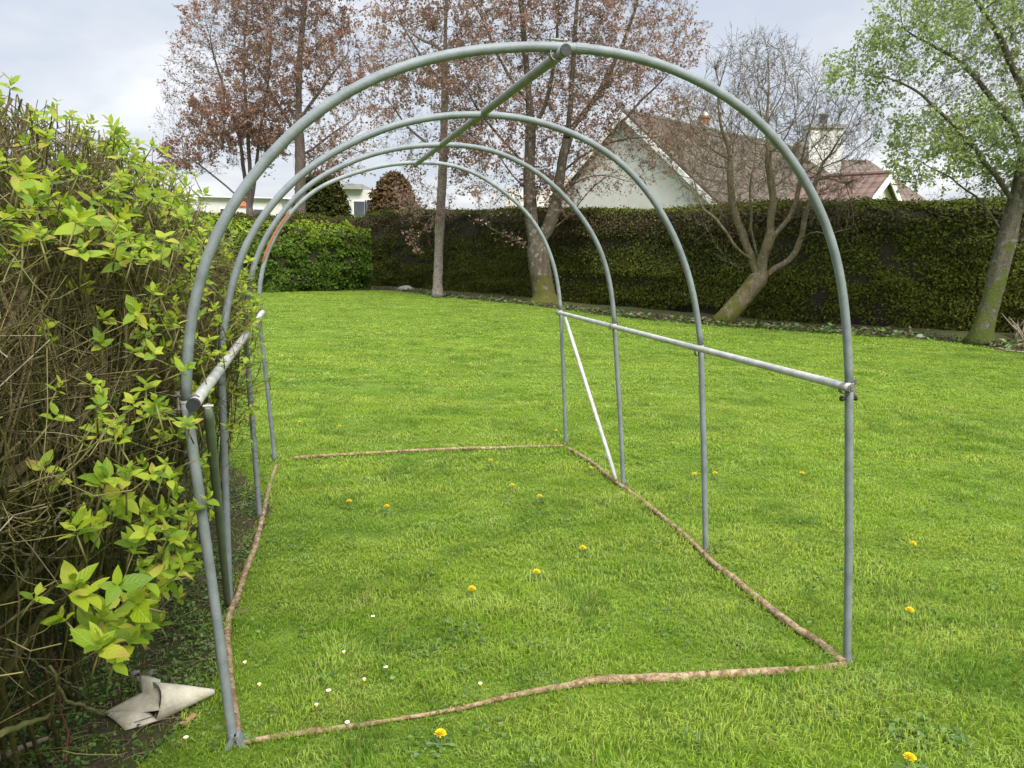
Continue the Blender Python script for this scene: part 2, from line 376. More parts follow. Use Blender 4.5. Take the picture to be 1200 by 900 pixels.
# lawn edge / hedge foot, from left to right
edge=np.array([gnd(*p)[:2] for p in [(455,340),(520,348),(640,361),(740,373),(840,382),(1000,393),(1100,398),(1200,413)]])
edge=np.vstack([[-30,25.6],[-12,26.4],[-6.4,28.6],edge,[16,10.2],[24,7]])
foot=np.array([gnd(*p)[:2] for p in [(455,336),(520,341),(600,348),(700,359),(800,367),(850,373),(950,381),(1000,384),(1080,388),(1200,396)]])
foot=np.vstack([[-34,32.5],[-18,32.3],[-7,32.1],foot,[15,12.6],[24,9.3]])
def soilmask(x,y):
    u,v=w2uv(np.stack([x,y,np.zeros_like(x)],-1)); n=fnoise(x*3.1,y*3.1,5,3)-.5
    lim=np.interp(v,[-3,-.3,.15,.5,2.2,3.2,5],[-.42,-.34,-.20,-.07,-.02,-.25,-.9])
    return np.clip((lim+n*.28-u)/.10+.5,0,1)*np.clip((4.5-v)/.5,0,1)*np.clip((u+2.6)/.3,0,1)
# soil bed under the shrub: an irregular sheet just above the ground
vv=np.linspace(-3.0,4.2,60); R1=[];
for v in vv:
    lim=float(np.interp(v,[-3,-.3,.15,.5,2.2,3.2,5],[-.42,-.34,-.20,-.07,-.02,-.25,-.9]))+(vnoise(v*2.3,0.5,9)-.5)*.14
    R1.append([uv2w(lim-k*(lim+2.2)/8,v,.006) for k in range(9)])
Vb=np.array(R1).reshape(-1,3); ii=(np.arange(len(vv)-1)[:,None]*9+np.arange(8)).ravel()
tag(Geo().add(Vb,np.stack([ii,ii+9,ii+10,ii+1],-1)).build('soil_bed',M['soil'],smooth=True),kind='structure')
s_=np.linspace(0,1,60)
def along(P,s):
    L=np.r_[0,np.cumsum(np.linalg.norm(np.diff(P,axis=0),axis=1))]; s=s*L[-1]
    return np.stack([np.interp(s,L,P[:,0]),np.interp(s,L,P[:,1])],1)
sx=np.linspace(-30,22,170)
def yedge(x): return np.interp(x,edge[:,0],edge[:,1])
ye=yedge(sx)+(vnoise(sx*1.7,0*sx,4)-.5)*.35
rows=[np.stack([sx+k*.15,ye+k*1.1,np.zeros_like(sx)],1) for k in range(4)]
Vb=np.stack(rows,1).reshape(-1,3); Vb[:,2]=terrain(Vb[:,0],Vb[:,1])+.012+.05*(vnoise(Vb[:,0]*3,Vb[:,1]*3,2)*(Vb[:,1]>yedge(Vb[:,0])+.3))
ii=(np.arange(len(sx)-1)[:,None]*4+np.arange(3)).ravel()
tag(Geo().add(Vb,np.stack([ii,ii+4,ii+5,ii+1],-1)).build('hedge_border_soil',M['soil'],smooth=True),kind='structure')

# ---------------------------------------------------------------- grass (nobody could count it)
def grass():
    bands=[(1.3,3.2,15000,.0028,(.017,.046)),(3.2,5,8500,.0038,(.018,.042)),(5,8,4200,.0056,(.02,.042)),(8,13,1500,.010,(.02,.04)),(13,29,500,.019,(.02,.038))]
    g=Geo()
    for y0,y1,dn,w,(l0,l1) in bands:
        wd=.72*y1+1.9; n=int(dn*2*wd*(y1-y0)); x=rng.uniform(-wd,wd,n); y=rng.uniform(y0,y1,n)
        k=np.abs(x)<.72*y+1.9; x=x[k]; y=y[k]
        sm=soilmask(x,y); k=(rng.random(len(x))>sm*.86)&(y<yedge(x)+(vnoise(x*4,y*4,8)-.3)*.5)
        dn_=fnoise(x*1.7,y*1.7,21,3); k&=rng.random(len(x))<.25+1.3*dn_
        x=x[k];y=y[k]; n=len(x)
        cl=fnoise(x*5,y*5,11,2); c2=fnoise(x*1.3,y*1.3,31,2)
        L=rng.uniform(l0,l1,n)*(.05+1.45*cl+.6*c2)
        a=rng.uniform(0,2*np.pi,n)+0.0; a2=fnoise(x*3,y*3,41,2)*4*np.pi; mixd=rng.random(n)<.55; a=np.where(mixd,a2+rng.normal(0,.5,n),a)
        d=np.stack([np.cos(a),np.sin(a),0*a],1); b=rng.uniform(.1,1.25,n)[:,None]
        fa=rng.uniform(0,2*np.pi,n); s=np.stack([np.cos(fa),np.sin(fa),0*fa],1)
        P=np.stack([x,y,terrain(x,y)],1); L=L[:,None]; ww=(w*rng.uniform(.6,1.35,n))[:,None]; up=np.array([0,0,1.])
        m=P+up*L*.6+d*L*b*.28; t=P+up*L*(1.0-.5*b)+d*L*b*.95
        V=np.stack([P-s*ww*.5,P+s*ww*.5,m+s*ww*.42,m-s*ww*.42,t],1).reshape(-1,3)
        i=np.arange(n)[:,None]*5
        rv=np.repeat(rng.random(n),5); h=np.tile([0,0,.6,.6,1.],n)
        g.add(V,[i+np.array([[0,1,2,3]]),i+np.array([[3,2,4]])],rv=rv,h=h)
    return g
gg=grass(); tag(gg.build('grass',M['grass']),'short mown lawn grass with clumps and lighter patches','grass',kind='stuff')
print('grass',time.time()-T0)

# ---------------------------------------------------------------- polytunnel frame
hp=[[(275,872),(255,750),(236,600),(226,530),(218,473),(218,413),(221.5,372),(230,330),(247.5,280),(275,230),(286,214),(340,154),(380,120),(436,90),(488,70),(540,59),(600,54),(652,53),(680,54.7),(744,64),(808,86.7),(866.7,121),(909,157),(941,205),(962.7,242.7),(974.7,277),(982,298.7),(990,350),(994,410),(995,440),(995,600),(995,720),(994,778)],
[(269,708),(266,653),(265,613),(263.7,560),(262.5,523),(259,447),(259,400),(261.7,377),(271.7,330),(288,280),(324,230),(338,214),(370,189),(400,172),(438,154),(488,138),(540,134),(564,133),(604,135),(640,144),(678,158),(720,182),(755.5,218),(791,275.6),(811,333),(819,380),(822.5,420),(823.5,470),(828,647)],
[(305,608),(301,560),(298.7,527),(291,447),(286.7,390),(286.7,377),(288,347),(296,313),(308,280),(345,230),(358,218),(374,206),(400,194),(440,178),(480,171),(518,169),(560,171),(600,184),(640,208),(671,240),(689,263),(705,293),(713.8,323.6),(719,357),(720,380),(727,500),(731.5,570)],
[(323,541),(321,527),(312.5,447),(304.7,380),(302.5,363),(304,330),(311.7,297),(329,263),(358,230),(374,218),(400,208),(440,195),(484,190),(528,192),(568,208),(609,240),(626.7,259.6),(642.7,290),(651.6,318),(656,346.7),(657,364),(662,500),(663.5,521)]]
FR=root('polytunnel_frame',(0,0,0),'bare galvanised tube frame of a small polytunnel with four hoops, standing on the lawn','polytunnel frame')
FR.location=tuple(SO); FR['_o']=[float(c) for c in SO]
RT=.0145; planes=[]; HS=1.075
for k,h in enumerate(hp):
    a=gnd(*h[0]); b=gnd(*h[-1]); n=nrm(np.cross(b-a,[0,0,1.])); planes.append((a,n,nrm(b-a)))
    P=np.array([onplane(x,y,a,n) for x,y in h])
    lp=P[:5] if k==0 else P
    cr=nrm(b-a); uz=np.stack([(P-a)@cr,P[:,2]],1)
    # split into left leg, arch, right leg at the joint height
    mid=len(P)//2
    L=np.array([p for p in P[:mid] if p[2]<HS-.03]); Rr=np.array([p for p in P[mid:] if p[2]<HS-.03]); A=[p for p in P if p[2]>=HS+.02]
    def atz(seg,z): 
        return np.array([np.interp(z,seg[:,2],seg[:,i]) for i in range(3)])
    jl=atz(P[:mid],HS); o=np.argsort(P[mid:][:,2]); jr=atz(P[mid:][o],HS)
    for nm,foot_,joint in(('leg',P[0],jl),('leg',P[-1],jr)):
        pts=(L if nm and foot_ is P[0] else Rr[::-1])
        pth=[foot_-np.array([0,0,.06])]+[foot_*.6+joint*.4,foot_*.3+joint*.7]+[joint]
        # slight natural bow kept from the measured points
        q=resample(np.array(pth),.06)
        V,F=ptube(q,RT,16); gl=Geo().add(V,F); lo=gl.build('leg',M['steel'],FR,smooth=True)
        # joint sleeve ring
        dr=nrm(joint-foot_)
        V,F=ptube([joint-dr*.004,joint-dr*.0039,joint+dr*.003,joint+dr*.0031],[RT,RT+.0012,RT+.0012,RT],16); Geo().add(V,F).build('joint_ring',M['steel_light'],lo)
    A=np.array([jl+np.array([0,0,.004])]+A+[jr+np.array([0,0,.004])]); q=resample(A,.05)
    for _ in range(10): q[1:-1]=q[1:-1]*.4+(q[:-2]+q[2:])*.3
    V,F=ptube(q,RT,16); ao=Geo().add(V,F).build('hoop',M['steel'] if k!=3 else M['steel_rust'],FR,smooth=True)
    if k==0: tag(ao,'nearest and largest looking hoop of the frame')
    ap=q[np.argmax(q[:,2])]
    V,F=ptube([ap-cr*.02,ap-cr*.0199,ap+cr*.02,ap+cr*.0201],[RT,RT+.0013,RT+.0013,RT],16); Geo().add(V,F).build('joint_ring',M['steel'],ao)
    if k==3:   # rust streak on the left shoulder of the far hoop, a peeling strip
        i0=np.argmin(abs(q[:,2]-1.40)+(q-a)@cr*.5); i1=np.argmin(abs(q[:,2]-1.78)+((q-a)@cr)*.5)
        st=q[i0:i1+1]-cr*.006
        V,F=ptube(st-np.array([0,.004,0]),np.r_[.004,np.full(len(st)-2,.0125),.004],10); Geo().add(V,F).build('rust_streak',m_plain('bare_rust',(.24,.085,.045),(.34,.15,.09),40,.9,.5),ao,smooth=True)
cv3=np.cumsum
def pole(pts,r,name,mat,sides=16,step=.1):
    q=resample(np.array(pts),step); V,F=ptube(q,r,sides); return Geo().add(V,F).build(name,mat,FR,smooth=True)
def PL(k,px,py,du=0,dv=0,dz=0):
    a,n,cr=planes[k]; return onplane(px,py,a,n)+cr*du-n*dv+np.array([0,0,dz])
for k in range(4):
    if planes[k][1][1]>0: planes[k]=(planes[k][0],-planes[k][1],planes[k][2])
# now -n points away from the camera
fl=PL(0,229,471); bl=PL(3,308,366); d=nrm(bl-fl)
o=pole([fl-d*.035,bl+d*.03],.0172,'side_rail',M['steel_light']); tag(o,'pale side rail beside the shrub')
V,F=ptube([fl-d*.052,fl-d*.03],.0182,18); Geo().add(V,F).build('end_cap',M['black'],o)
fr_=PL(0,991,453); br=PL(3,654,366); d2=nrm(br-fr_)
o=pole([fr_-d2*.03,br+d2*.03],.0150,'side_rail',M['steel_light']); tag(o,'pale side rail over the open lawn')
V,F=ptube([fr_-d2*.034,fr_-d2*.030],.0152,18); Geo().add(V,F).build('end_cap',M['bolt'],o)
V,F=ptube([fr_-d2*.0375,fr_-d2*.034],.0085,14); Geo().add(V,F).build('end_cap',M['bolt'],o)
ra=PL(0,657,63); rb=PL(3,487,193); d3=nrm(rb-ra)
o=pole([ra-d3*.045,rb+d3*.03],.0160,'ridge_pole',M['steel_ridge'])
V,F=ptube([ra-d3*.050,ra-d3*.044],.0166,18); Geo().add(V,F).build('end_cap',M['black'],o)
# diagonal braces with flattened ends
def brace(a,b,mat):
    q=resample(np.array([a,b]),.05); n=len(q); r=np.full(n,.0138); r[0]=r[-1]=.010; r[1]=r[-2]=.0135
    V,F=ptube(q,r,14); o=Geo().add(V,F).build('brace',mat,FR,smooth=True)
    for p in (q[0],q[-1]):
        s=nrm(np.cross(q[-1]-q[0],[0,0,1.])); V,F=ptube([p-s*.014,p+s*.014],.005,6); Geo().add(V,F).build('bolt',M['bolt'],o)
brace(PL(0,227,478,du=.035,dv=.02),PL(1,268,706,du=.0,dv=-.035),M['steel_green'])
brace(PL(3,659,372,du=.015,dv=-.02),PL(2,728,563,du=-.02,dv=.035),M['steel_light'])
# rail clamps (bent band round hoop and rail) with a bolt
def clamp(c,hv,rv,inn):
    """c: crossing point, hv hoop dir, rv rail dir, inn: from hoop to rail"""
    g=Geo(); r=.0215; th=np.linspace(-.2,math.pi+.2,12)
    path=[c-inn*.024+ (-np.cos(t))*hv*.0*r + hv*(.006) for t in []]
    ring=[c+inn*.016+rv*0+ (np.cos(t)*inn+np.sin(t)*hv)*.0190 for t in np.linspace(-1.9,1.9,14)]
    tail=[c-inn*.026-hv*.016,c-inn*.028+hv*.0]
    P=np.array([c-inn*.030-hv*.020]+ring[::1]+[c-inn*.030+hv*.020])
    w=rv*.010; n=len(P); V=np.vstack([P-w,P+w,P*1+w,P-w]); V[2*n:]+=np.repeat([inn*.0],2*n,0)
    off=np.array([nrm((p-(c+inn*.016))+1e-6)*.0025 for p in P]); V=np.vstack([P-w,P+w,P+w+off,P-w+off])
    i=np.arange(n-1); F=[np.stack([i+a*n,i+1+a*n,i+1+b*n,i+b*n],-1) for a,b in((0,1),(1,2),(2,3),(3,0))]
    g.add(V,F); o=g.build('clamp',M['bolt'],FR)
    V,F=ptube([c-inn*.022-hv*.030,c-inn*.022+hv*.030],.0042,6); Geo().add(V,F).build('bolt',M['bolt'],o)
    V,F=ptube([c-inn*.022+hv*.022,c-inn*.022+hv*.030],.0085,6); Geo().add(V,F).build('nut',M['bolt'],o)
up=np.array([0,0,1.])
for k,(px,py) in enumerate([(995,455),(822,413),(720,383),(657,366)]):
    clamp(PL(k,px,py),up,d2,-planes[k][2])
clamp(PL(0,652,56),planes[0][2],d3,-up)
clamp(PL(3,486,190),planes[3][2],d3,-up)
clamp(PL(0,219,471),up,d,planes[0][2]); clamp(PL(3,305,366),up,d,planes[3][2])
for k,(px,py,s) in enumerate([(995,467,1)]):
    c=PL(0,px,py); cr=planes[0][2]
    V,F=ptube([c-cr*.034,c-cr*.024,c-cr*.0235,c+cr*.0235,c+cr*.024,c+cr*.030],[.009,.009,.005,.005,.009,.009],8); Geo().add(V,F).build('bolt',M['black'],FR)
# base tubes, peeling and rusty, half sunk in the turf
def base(px,rad,name,label=None,zoff=.0):
    P=[gnd(x,y,.012) for x,y in px]; q=resample(np.array(P),.02); n=len(q)
    s=np.linspace(0,1,n); L=np.r_[0,np.cumsum(np.linalg.norm(np.diff(q,axis=0),axis=1))]
    rr=np.interp(s,np.linspace(0,1,len(rad)),rad); rr_=.86; q[:,2]+=zoff+(vnoise(L*6,L*0,13)-.5)*.005
    rr=rr*rr_*(.95+.12*vnoise(L*22,L*0+3,14)+.1*vnoise(L*60,L*0+3,15))
    V,F=ptube(q,rr,14); c=V-np.repeat(q,14,0); V=V+c*(.22*(vnoise(V[:,0]*70,V[:,1]*70+V[:,2]*90,6)-.5))[:,None]
    o=Geo().add(V,F).build(name,M['rust'],FR,smooth=True)
    if label: tag(o,label)
    return o
base([(278,862),(275,835),(270,800),(267,765),(266,740),(268,724),(273,709),(279,697),(288,669),(299,640),(308,603),(316,570),(324,545)],[.015,.016,.015,.014,.017,.015,.014,.013,.012],'base_tube','bent rusty base tube at the foot of the shrub')
base([(284,869),(300,866),(330,861),(370,856),(440,846),(530,831),(575,821),(620,811),(665,803),(700,797),(760,795),(830,791),(900,787),(955,784),(990,779)],[.008,.012,.007,.007,.009,.014,.019,.018,.017,.017,.016],'base_tube','broken rusty base tube across the near end',-.001)
base([(988,777),(962,756),(930,735),(892,706),(862,681),(840,665),(826,651),(802,628),(780,610),(745,582),(722,566),(695,544),(666,526)],[.016,.018,.017,.013,.015,.015,.014,.014,.013,.013],'base_tube','rusty base tube along the open side',.006)
base([(345,538),(400,534.5),(450,531.5),(520,528),(580,526.5),(640,524.5),(660,524)],[.012,.012,.011,.012,.011,.01],'base_tube','pale base tube across the far end',.012)
# feet: the near left leg has a split, splayed end plate, the others end in soil-stained sleeves
for (px,py,k) in [(277,870,0),(994,777,0),(269,708,1),(828,647,1),(305,608,2),(731.5,570,2),(323,541,3),(663.5,521,3)]:
    c=gnd(px,py,.0); cr=planes[k][2]; ax=-planes[k][1]
    if (px,py)==(277,870):
        g=Geo()
        for s in (-1,1):
            a_=c+up*.040-ax*.030; b0=c+cr*s*.034-ax*.034-up*.004
            V,F=hexa([b0-cr*s*.020,b0,b0+ax*.05,b0-cr*s*.020+ax*.05,a_-cr*s*.003,a_+cr*s*.012,a_+cr*s*.012+ax*.03,a_-cr*s*.003+ax*.03]); g.add(V,F)
        o=g.build('foot_plate',M['steel'],FR)
        V,F=ptube([c+up*.034-ax*.034,c+up*.034-ax*.020],.0065,6); Geo().add(V,F).build('bolt',M['bolt'],o)
    else:
        V,F=ptube([c-up*.03,c+up*.012,c+up*.030,c+up*.031],[.0185,.0175,.0160,.0150],14); Geo().add(V,F).build('foot_sleeve',M['stain'],FR,smooth=True)
print('frame',time.time()-T0)

# ---------------------------------------------------------------- leaf templates
def leaf_template(rows=5,fold=.18,curve=.22,wid=.30):
    V=[];lx=[];ly=[]
    for i in range(rows):
        t=i/(rows-1); w=wid*(math.sin(math.pi*min(1,t*.96+.04)**.80))**.85 if 0<t<1 else (.03 if t==0 else .004)
        z=-curve*t*t+.03*math.sin(t*9)
        for s in(-1,0,1): V.append((t,s*w,z+abs(s)*fold*w*1.2)); lx.append(t); ly.append(s)
    F=[]
    for i in range(rows-1):
        for s in(0,1): a=i*3+s; F.append((a,a+1,a+4,a+3))
    return np.array(V),[np.array(F)],np.array(lx),np.array(ly)
LT=leaf_template()
def add_leaves(g,P,D,N,S):
    tv,tf,lx,ly=LT; n=len(P); V,F=inst(tv,tf,P,D,N,S)
    g.add(V,F,rv=np.repeat(rng.random(n),len(tv)),lx=np.tile(lx,n),ly=np.tile(ly,n))

# ---------------------------------------------------------------- near left shrub
def htop(v): return np.interp(v,[-2,-.7,.2,1.0,1.8,2.5,3.0],[2.42,2.33,2.0,1.84,1.68,1.42,1.1])
def face(z,v):   # the shrub's lawn side: u of its surface at height z
    b=np.interp(z,[0,.15,.45,.9,1.3,1.6,1.85,2.0],[-.56,-.38,-.22,-.19,-.23,-.33,-.48,-.80])
    return b+np.interp(v,[-1.5,-.4,.4,1.2,2.2,3],[-.03,-.02,.05,.16,.12,-.2])
def shrub():
    SH=root('shrub',uv2w(-.9,.6),'big leggy shrub of tangled bare stems with bright new leaves left of the frame','shrub')
    N=620
    bv=rng.uniform(-1.9,2.7,N); bu=rng.normal(-.95,.24,N).clip(-1.5,-.5)
    tz=rng.uniform(.35,1,N)**.6
    tv=bv+rng.normal(0,.28,N); tz=tz*htop(tv)*rng.uniform(.93,1.02,N); tf_=face(tz,tv)
    tu=np.where(rng.random(N)<.60,tf_-np.abs(rng.normal(0,.13,N)),rng.uniform(-1.75,-.5,N))
    K=9; t=np.linspace(0,1,K)
    B=np.stack([bu,bv,0*bu-.03],1); T=np.stack([tu,tv,tz],1)
    mid=B*.55+T*.45; mid[:,2]+=.10*tz; mid[:,:2]+=rng.normal(0,.07,(N,2)); mid[:,0]-=.08
    P=((1-t)**2)[None,:,None]*B[:,None]+(2*t*(1-t))[None,:,None]*mid[:,None]+(t*t)[None,:,None]*T[:,None]
    P[:,1:]+=rng.normal(0,.010,(N,K-1,3))
    r0=rng.uniform(.0035,.0085,N)[:,None]*(1-.55*t)[None]
    tow=lambda Q: SO+Q[...,0:1]*SU+Q[...,1:2]*SV+Q[...,2:3]*np.array([0,0,1.])
    g=Geo(); V,F=tubes(tow(P),r0,6,True); g.add(V,F)
    gs=Geo(); gd=Geo(); gl=Geo(); tips=[];tdir=[]
    # side branches
    def branch(P,r,n,l0,l1,spread,K2,sides,g,cut=.25,tmin=.2,upb=.5):
        N_,K_,_=P.shape; i=rng.integers(0,N_,n); tt=rng.uniform(tmin,.99,n)*(K_-1); k=np.minimum(tt.astype(int),K_-2); f=(tt-k)[:,None]
        S=P[i,k]*(1-f)+P[i,k+1]*f; d=nrm(P[i,k+1]-P[i,k]); d=nrm(d+rng.normal(0,spread,(n,3))+np.array([.12,0,upb*.4]))
        L=rng.uniform(l0,l1,n)[:,None]; s=np.linspace(0,1,K2)
        bend=rng.normal(0,.25,(n,3))+np.array([0.05,0,upb*.35])
        Q=S[:,None]+d[:,None]*(L[:,None]*s[None,:,None])+bend[:,None]*(L[:,None]*(s**2)[None,:,None])*.6
        Q[:,1:-1]+=rng.normal(0,.004,(n,K2-2,3))
        # shoots stop at the sheared surface (shortened, not bent along it)
        E_=Q[:,-1]; hz=htop(E_[:,1])*1.01+np.abs(rng.normal(0,.03,n)); f1=np.where(E_[:,2]>hz,(hz-S[:,2])/np.maximum(E_[:,2]-S[:,2],1e-3),1)
        fu=face(E_[:,2],E_[:,1])+np.abs(rng.normal(0,.07,n)); f2=np.where(E_[:,0]>fu,(fu-S[:,0])/np.maximum(E_[:,0]-S[:,0],1e-3),1)
        f=np.clip(np.minimum(f1,f2),.08,1)[:,None,None]; Q=S[:,None]+(Q-S[:,None])*f
        Q[...,2]=np.maximum(Q[...,2],.02)
        rr=r[i,k][:,None]*.62*(1-.5*s)[None]; rr=np.maximum(rr,.0011)
        V,F=tubes(tow(Q),rr,sides); g.add(V,F); return Q,rr
    Q1,r1=branch(P,r0,2900,.18,.65,.42,6,5,g)
    Q2,r2=branch(Q1,r1,9500,.10,.42,.75,5,4,g,upb=.3)
    Q3,r3=branch(Q2,r2,9000,.06,.26,.75,4,4,gs,upb=.4); branch(Q2,r2,8000,.08,.30,.8,4,3,g,upb=.2)
    Q4,r4=branch(Q1,r1*.7,1700,.10,.42,1.1,4,3,gd,upb=-.1)
    # long upright shoots just inside the sheared face
    nt_=420; v_=rng.uniform(-1.7,2.3,nt_); z0=.35+.85*rng.random(nt_)**.55; z1=np.minimum(z0+rng.uniform(.4,.9,nt_),htop(v_)); dr=rng.normal(.03,.26,nt_); off=np.abs(rng.normal(.02,.10,nt_)); s3=np.linspace(0,1,6)[None]
    zz=z0[:,None]+(z1-z0)[:,None]*s3; vv_=v_[:,None]+dr[:,None]*(s3-.5)*1.4+rng.normal(0,.006,(nt_,6))+rng.normal(0,.12,nt_)[:,None]*(s3-.5)**2; uu=face(zz,vv_)-off[:,None]-.05*(1-s3)+rng.normal(0,.006,(nt_,6))
    V,F=tubes(tow(np.stack([uu,vv_,zz],-1)),rng.uniform(.0014,.0034,nt_)[:,None]*np.linspace(1,.6,6)[None],5,True); g.add(V,F)
    # dense clipped upright shoots along the top
    nt_=1500; v_=rng.uniform(-1.8,2.4,nt_); u_=rng.uniform(-1.5,-.35,nt_); hz=htop(v_)*rng.uniform(.93,1.04,nt_); uf=face(hz,v_); u_=np.minimum(u_,uf+.03); Lh=rng.uniform(.25,.6,nt_)
    lean=rng.normal(0,.16,(nt_,2)); s3=np.linspace(0,1,4); Pt=np.stack([u_[:,None]-(1-s3)[None]*(Lh*(lean[:,0]+.12))[:,None],v_[:,None]-(1-s3)[None]*(Lh*lean[:,1])[:,None],hz[:,None]-(1-s3)[None]*Lh[:,None]],-1)
    V,F=tubes(tow(Pt),rng.uniform(.002,.0045,nt_)[:,None]*np.linspace(1,.8,4)[None],5,True); g.add(V,F)
    # long low arching canes in front, as at the photograph's left edge
    canes=[([(0,570),(60,520),(110,480),(150,445)],.011,0),([(0,705),(60,655),(120,625),(180,615)],.010,0),([(30,470),(70,515),(130,545),(190,600)],.004,1),([(0,800),(50,720),(75,700),(120,620)],.011,0),
     ([(0,400),(40,330),(80,310),(160,290)],.006,0),([(0,600),(30,560),(70,520),(95,470),(110,400)],.009,0),([(0,860),(25,850),(60,838)],.008,1),([(95,760),(85,700),(60,640),(55,560)],.007,0),([(0,760),(30,768),(60,790),(92,806)],.0022,2),([(120,838),(100,828),(80,822),(66,800),(60,780)],.006,1),
     ([(20,690),(55,620),(115,560)],.004,2),([(0,640),(60,650),(110,600)],.0035,2),([(60,500),(90,470),(70,420)],.004,2)]
    for pts,r,kind in canes:
        W_=[]
        for j,(x,y) in enumerate(pts):
            p=onplane(x,y,uv2w(-.34 if y<640 else -.42,0),SU)
            if p[2]<.03: p=gnd(x,y,.03)
            W_.append(p)
        q=resample(np.array(W_),.03); q[1:]+=rng.normal(0,.002,(len(q)-1,3)); V,F=ptube(q,np.linspace(r,r*.6,len(q)),8); [g,gs,gd][kind].add(V,F)
    # leaves: clusters where the photograph has them, then a scatter of small ones
    cl=[(150,720,55,34,1.15),(130,750,40,16,1.1),(175,700,40,16,1.1),(185,660,40,18,1),(110,275,55,24,1.15),(150,290,40,18,1.1),(60,250,45,14,1),(175,290,45,20,.9),(215,300,35,22,.9),(215,345,40,24,.85),(180,390,35,14,.8),(200,415,35,14,.8),
     (20,230,30,8,1.1),(15,290,30,10,1.1),(15,180,30,5,1),(35,120,30,4,.9),(95,150,40,11,.9),(130,160,40,20,.9),(160,175,35,20,.85),(190,200,30,22,.8),(215,235,28,26,.8),(230,270,22,22,.8),(140,205,30,12,.8),(165,235,35,12,.8),
     (200,240,30,18,.8),(235,320,20,20,.75),(165,610,35,16,1),(120,590,30,9,1),(95,610,18,5,1.4),(180,475,25,14,.8),(20,490,20,10,.9),(50,600,40,8,.8),(40,560,25,5,.8),(215,560,30,18,.8),(235,600,25,16,.8),(215,620,28,14,.9),
     (110,475,15,5,.7),(120,510,25,10,.7),(145,505,18,9,.7),(155,560,22,12,.8),(220,500,25,14,.75),(100,270,30,10,1.2),(45,690,20,4,.8),(10,700,12,4,.9),(240,430,18,14,.7),(200,370,30,14,.8),(245,460,15,12,.7),(225,665,20,10,.8),(225,650,15,6,.9)]
    def cluster(c,n,sc_,rad):
        # a few whorls: each whorl 5-7 leaves round an upward shoot
        nw=max(1,n//6); Pn=[];Dn=[];Nn=[];Sn=[]
        for w in range(nw):
            o_=c+rng.normal(0,1,3)*rad*np.array([.7,.9,.8]); axis=nrm(np.array([.35,-.25,.9])+rng.normal(0,.33,3)); x=nrm(np.cross(axis,rdir(1)[0])); y=np.cross(axis,x)
            m=rng.integers(4,8); ph=rng.uniform(0,6.28)
            for j in range(m):
                lvl=j//2; a=ph+(j%2)*math.pi+lvl*1.57+rng.normal(0,.2); opn=1.15-.28*lvl+rng.normal(0,.12)
                dd=axis*math.cos(opn)+(x*math.cos(a)+y*math.sin(a))*math.sin(opn)
                Pn.append(o_+axis*lvl*.010); Dn.append(dd); Nn.append(axis*1.0-dd*.2+rng.normal(0,.12,3)); Sn.append(sc_*rng.uniform(.036,.072)*(1-.17*lvl))
            V,F=ptube([o_-axis*.07+rng.normal(0,.01,3),o_],[.0024,.0016],5); gs.add(V,F)
        S=np.array(Sn)[:,None]*np.array([1,.88,1.]); S[:,1]*=rng.uniform(.8,1.15,len(S)); add_leaves(gl,np.array(Pn),np.array(Dn),np.array(Nn),S)
    for px,py,rp,n,s in cl:
        for w in range(max(1,int(n/1.5))):
            x=px+rng.normal(0,rp*.5); y=py+rng.normal(0,rp*.42)
            if y>790: continue
            p=onplane(x,y,uv2w(0,0)+SU*(-.27),SU); u,v=w2uv(p); z=p[2]
            if v>2.6: v=2.6
            for _ in range(6):
                uf=float(face(min(z,1.98),v))+rng.uniform(-.04,.10); p=onplane(x,y,uv2w(uf,0),SU); u,v=w2uv(p); v=min(v,2.7); z=p[2]
            if z>htop(v)+.07 or z<.03: continue
            if np.linalg.norm(p-CAM)<1.62: continue
            if v>2.69: continue
            cluster(p,6,s*rng.uniform(.6,.98),.02)
    # scatter on twig ends
    T3=tow(Q3[:,-1]); u=Q3[:,-1,0]; v=Q3[:,-1,1]; z=Q3[:,-1,2]; prob=np.clip(.10+.42*np.clip((v+.1)/1.2,0,1)+.15*(z>1.5)*(v>.2),0,1)*np.clip(1.2-(face(z,v)-u)*2.6,0,1)
    idx=np.where((rng.random(len(T3))<prob*.95)&(np.linalg.norm(T3-CAM,axis=1)>1.62))[0]
    for i in idx: cluster(T3[i],6,rng.uniform(.4,.85),.012)
    g.build('stems',M['shrub_stem'],SH,smooth=True); gs.build('shoots',M['shrub_green'],SH,smooth=True); gd.build('dead_twigs',M['dead_twig'],SH,smooth=True); gl.build('foliage',M['shrub_leaf'],SH,smooth=True)
shrub()
print('shrub',time.time()-T0)

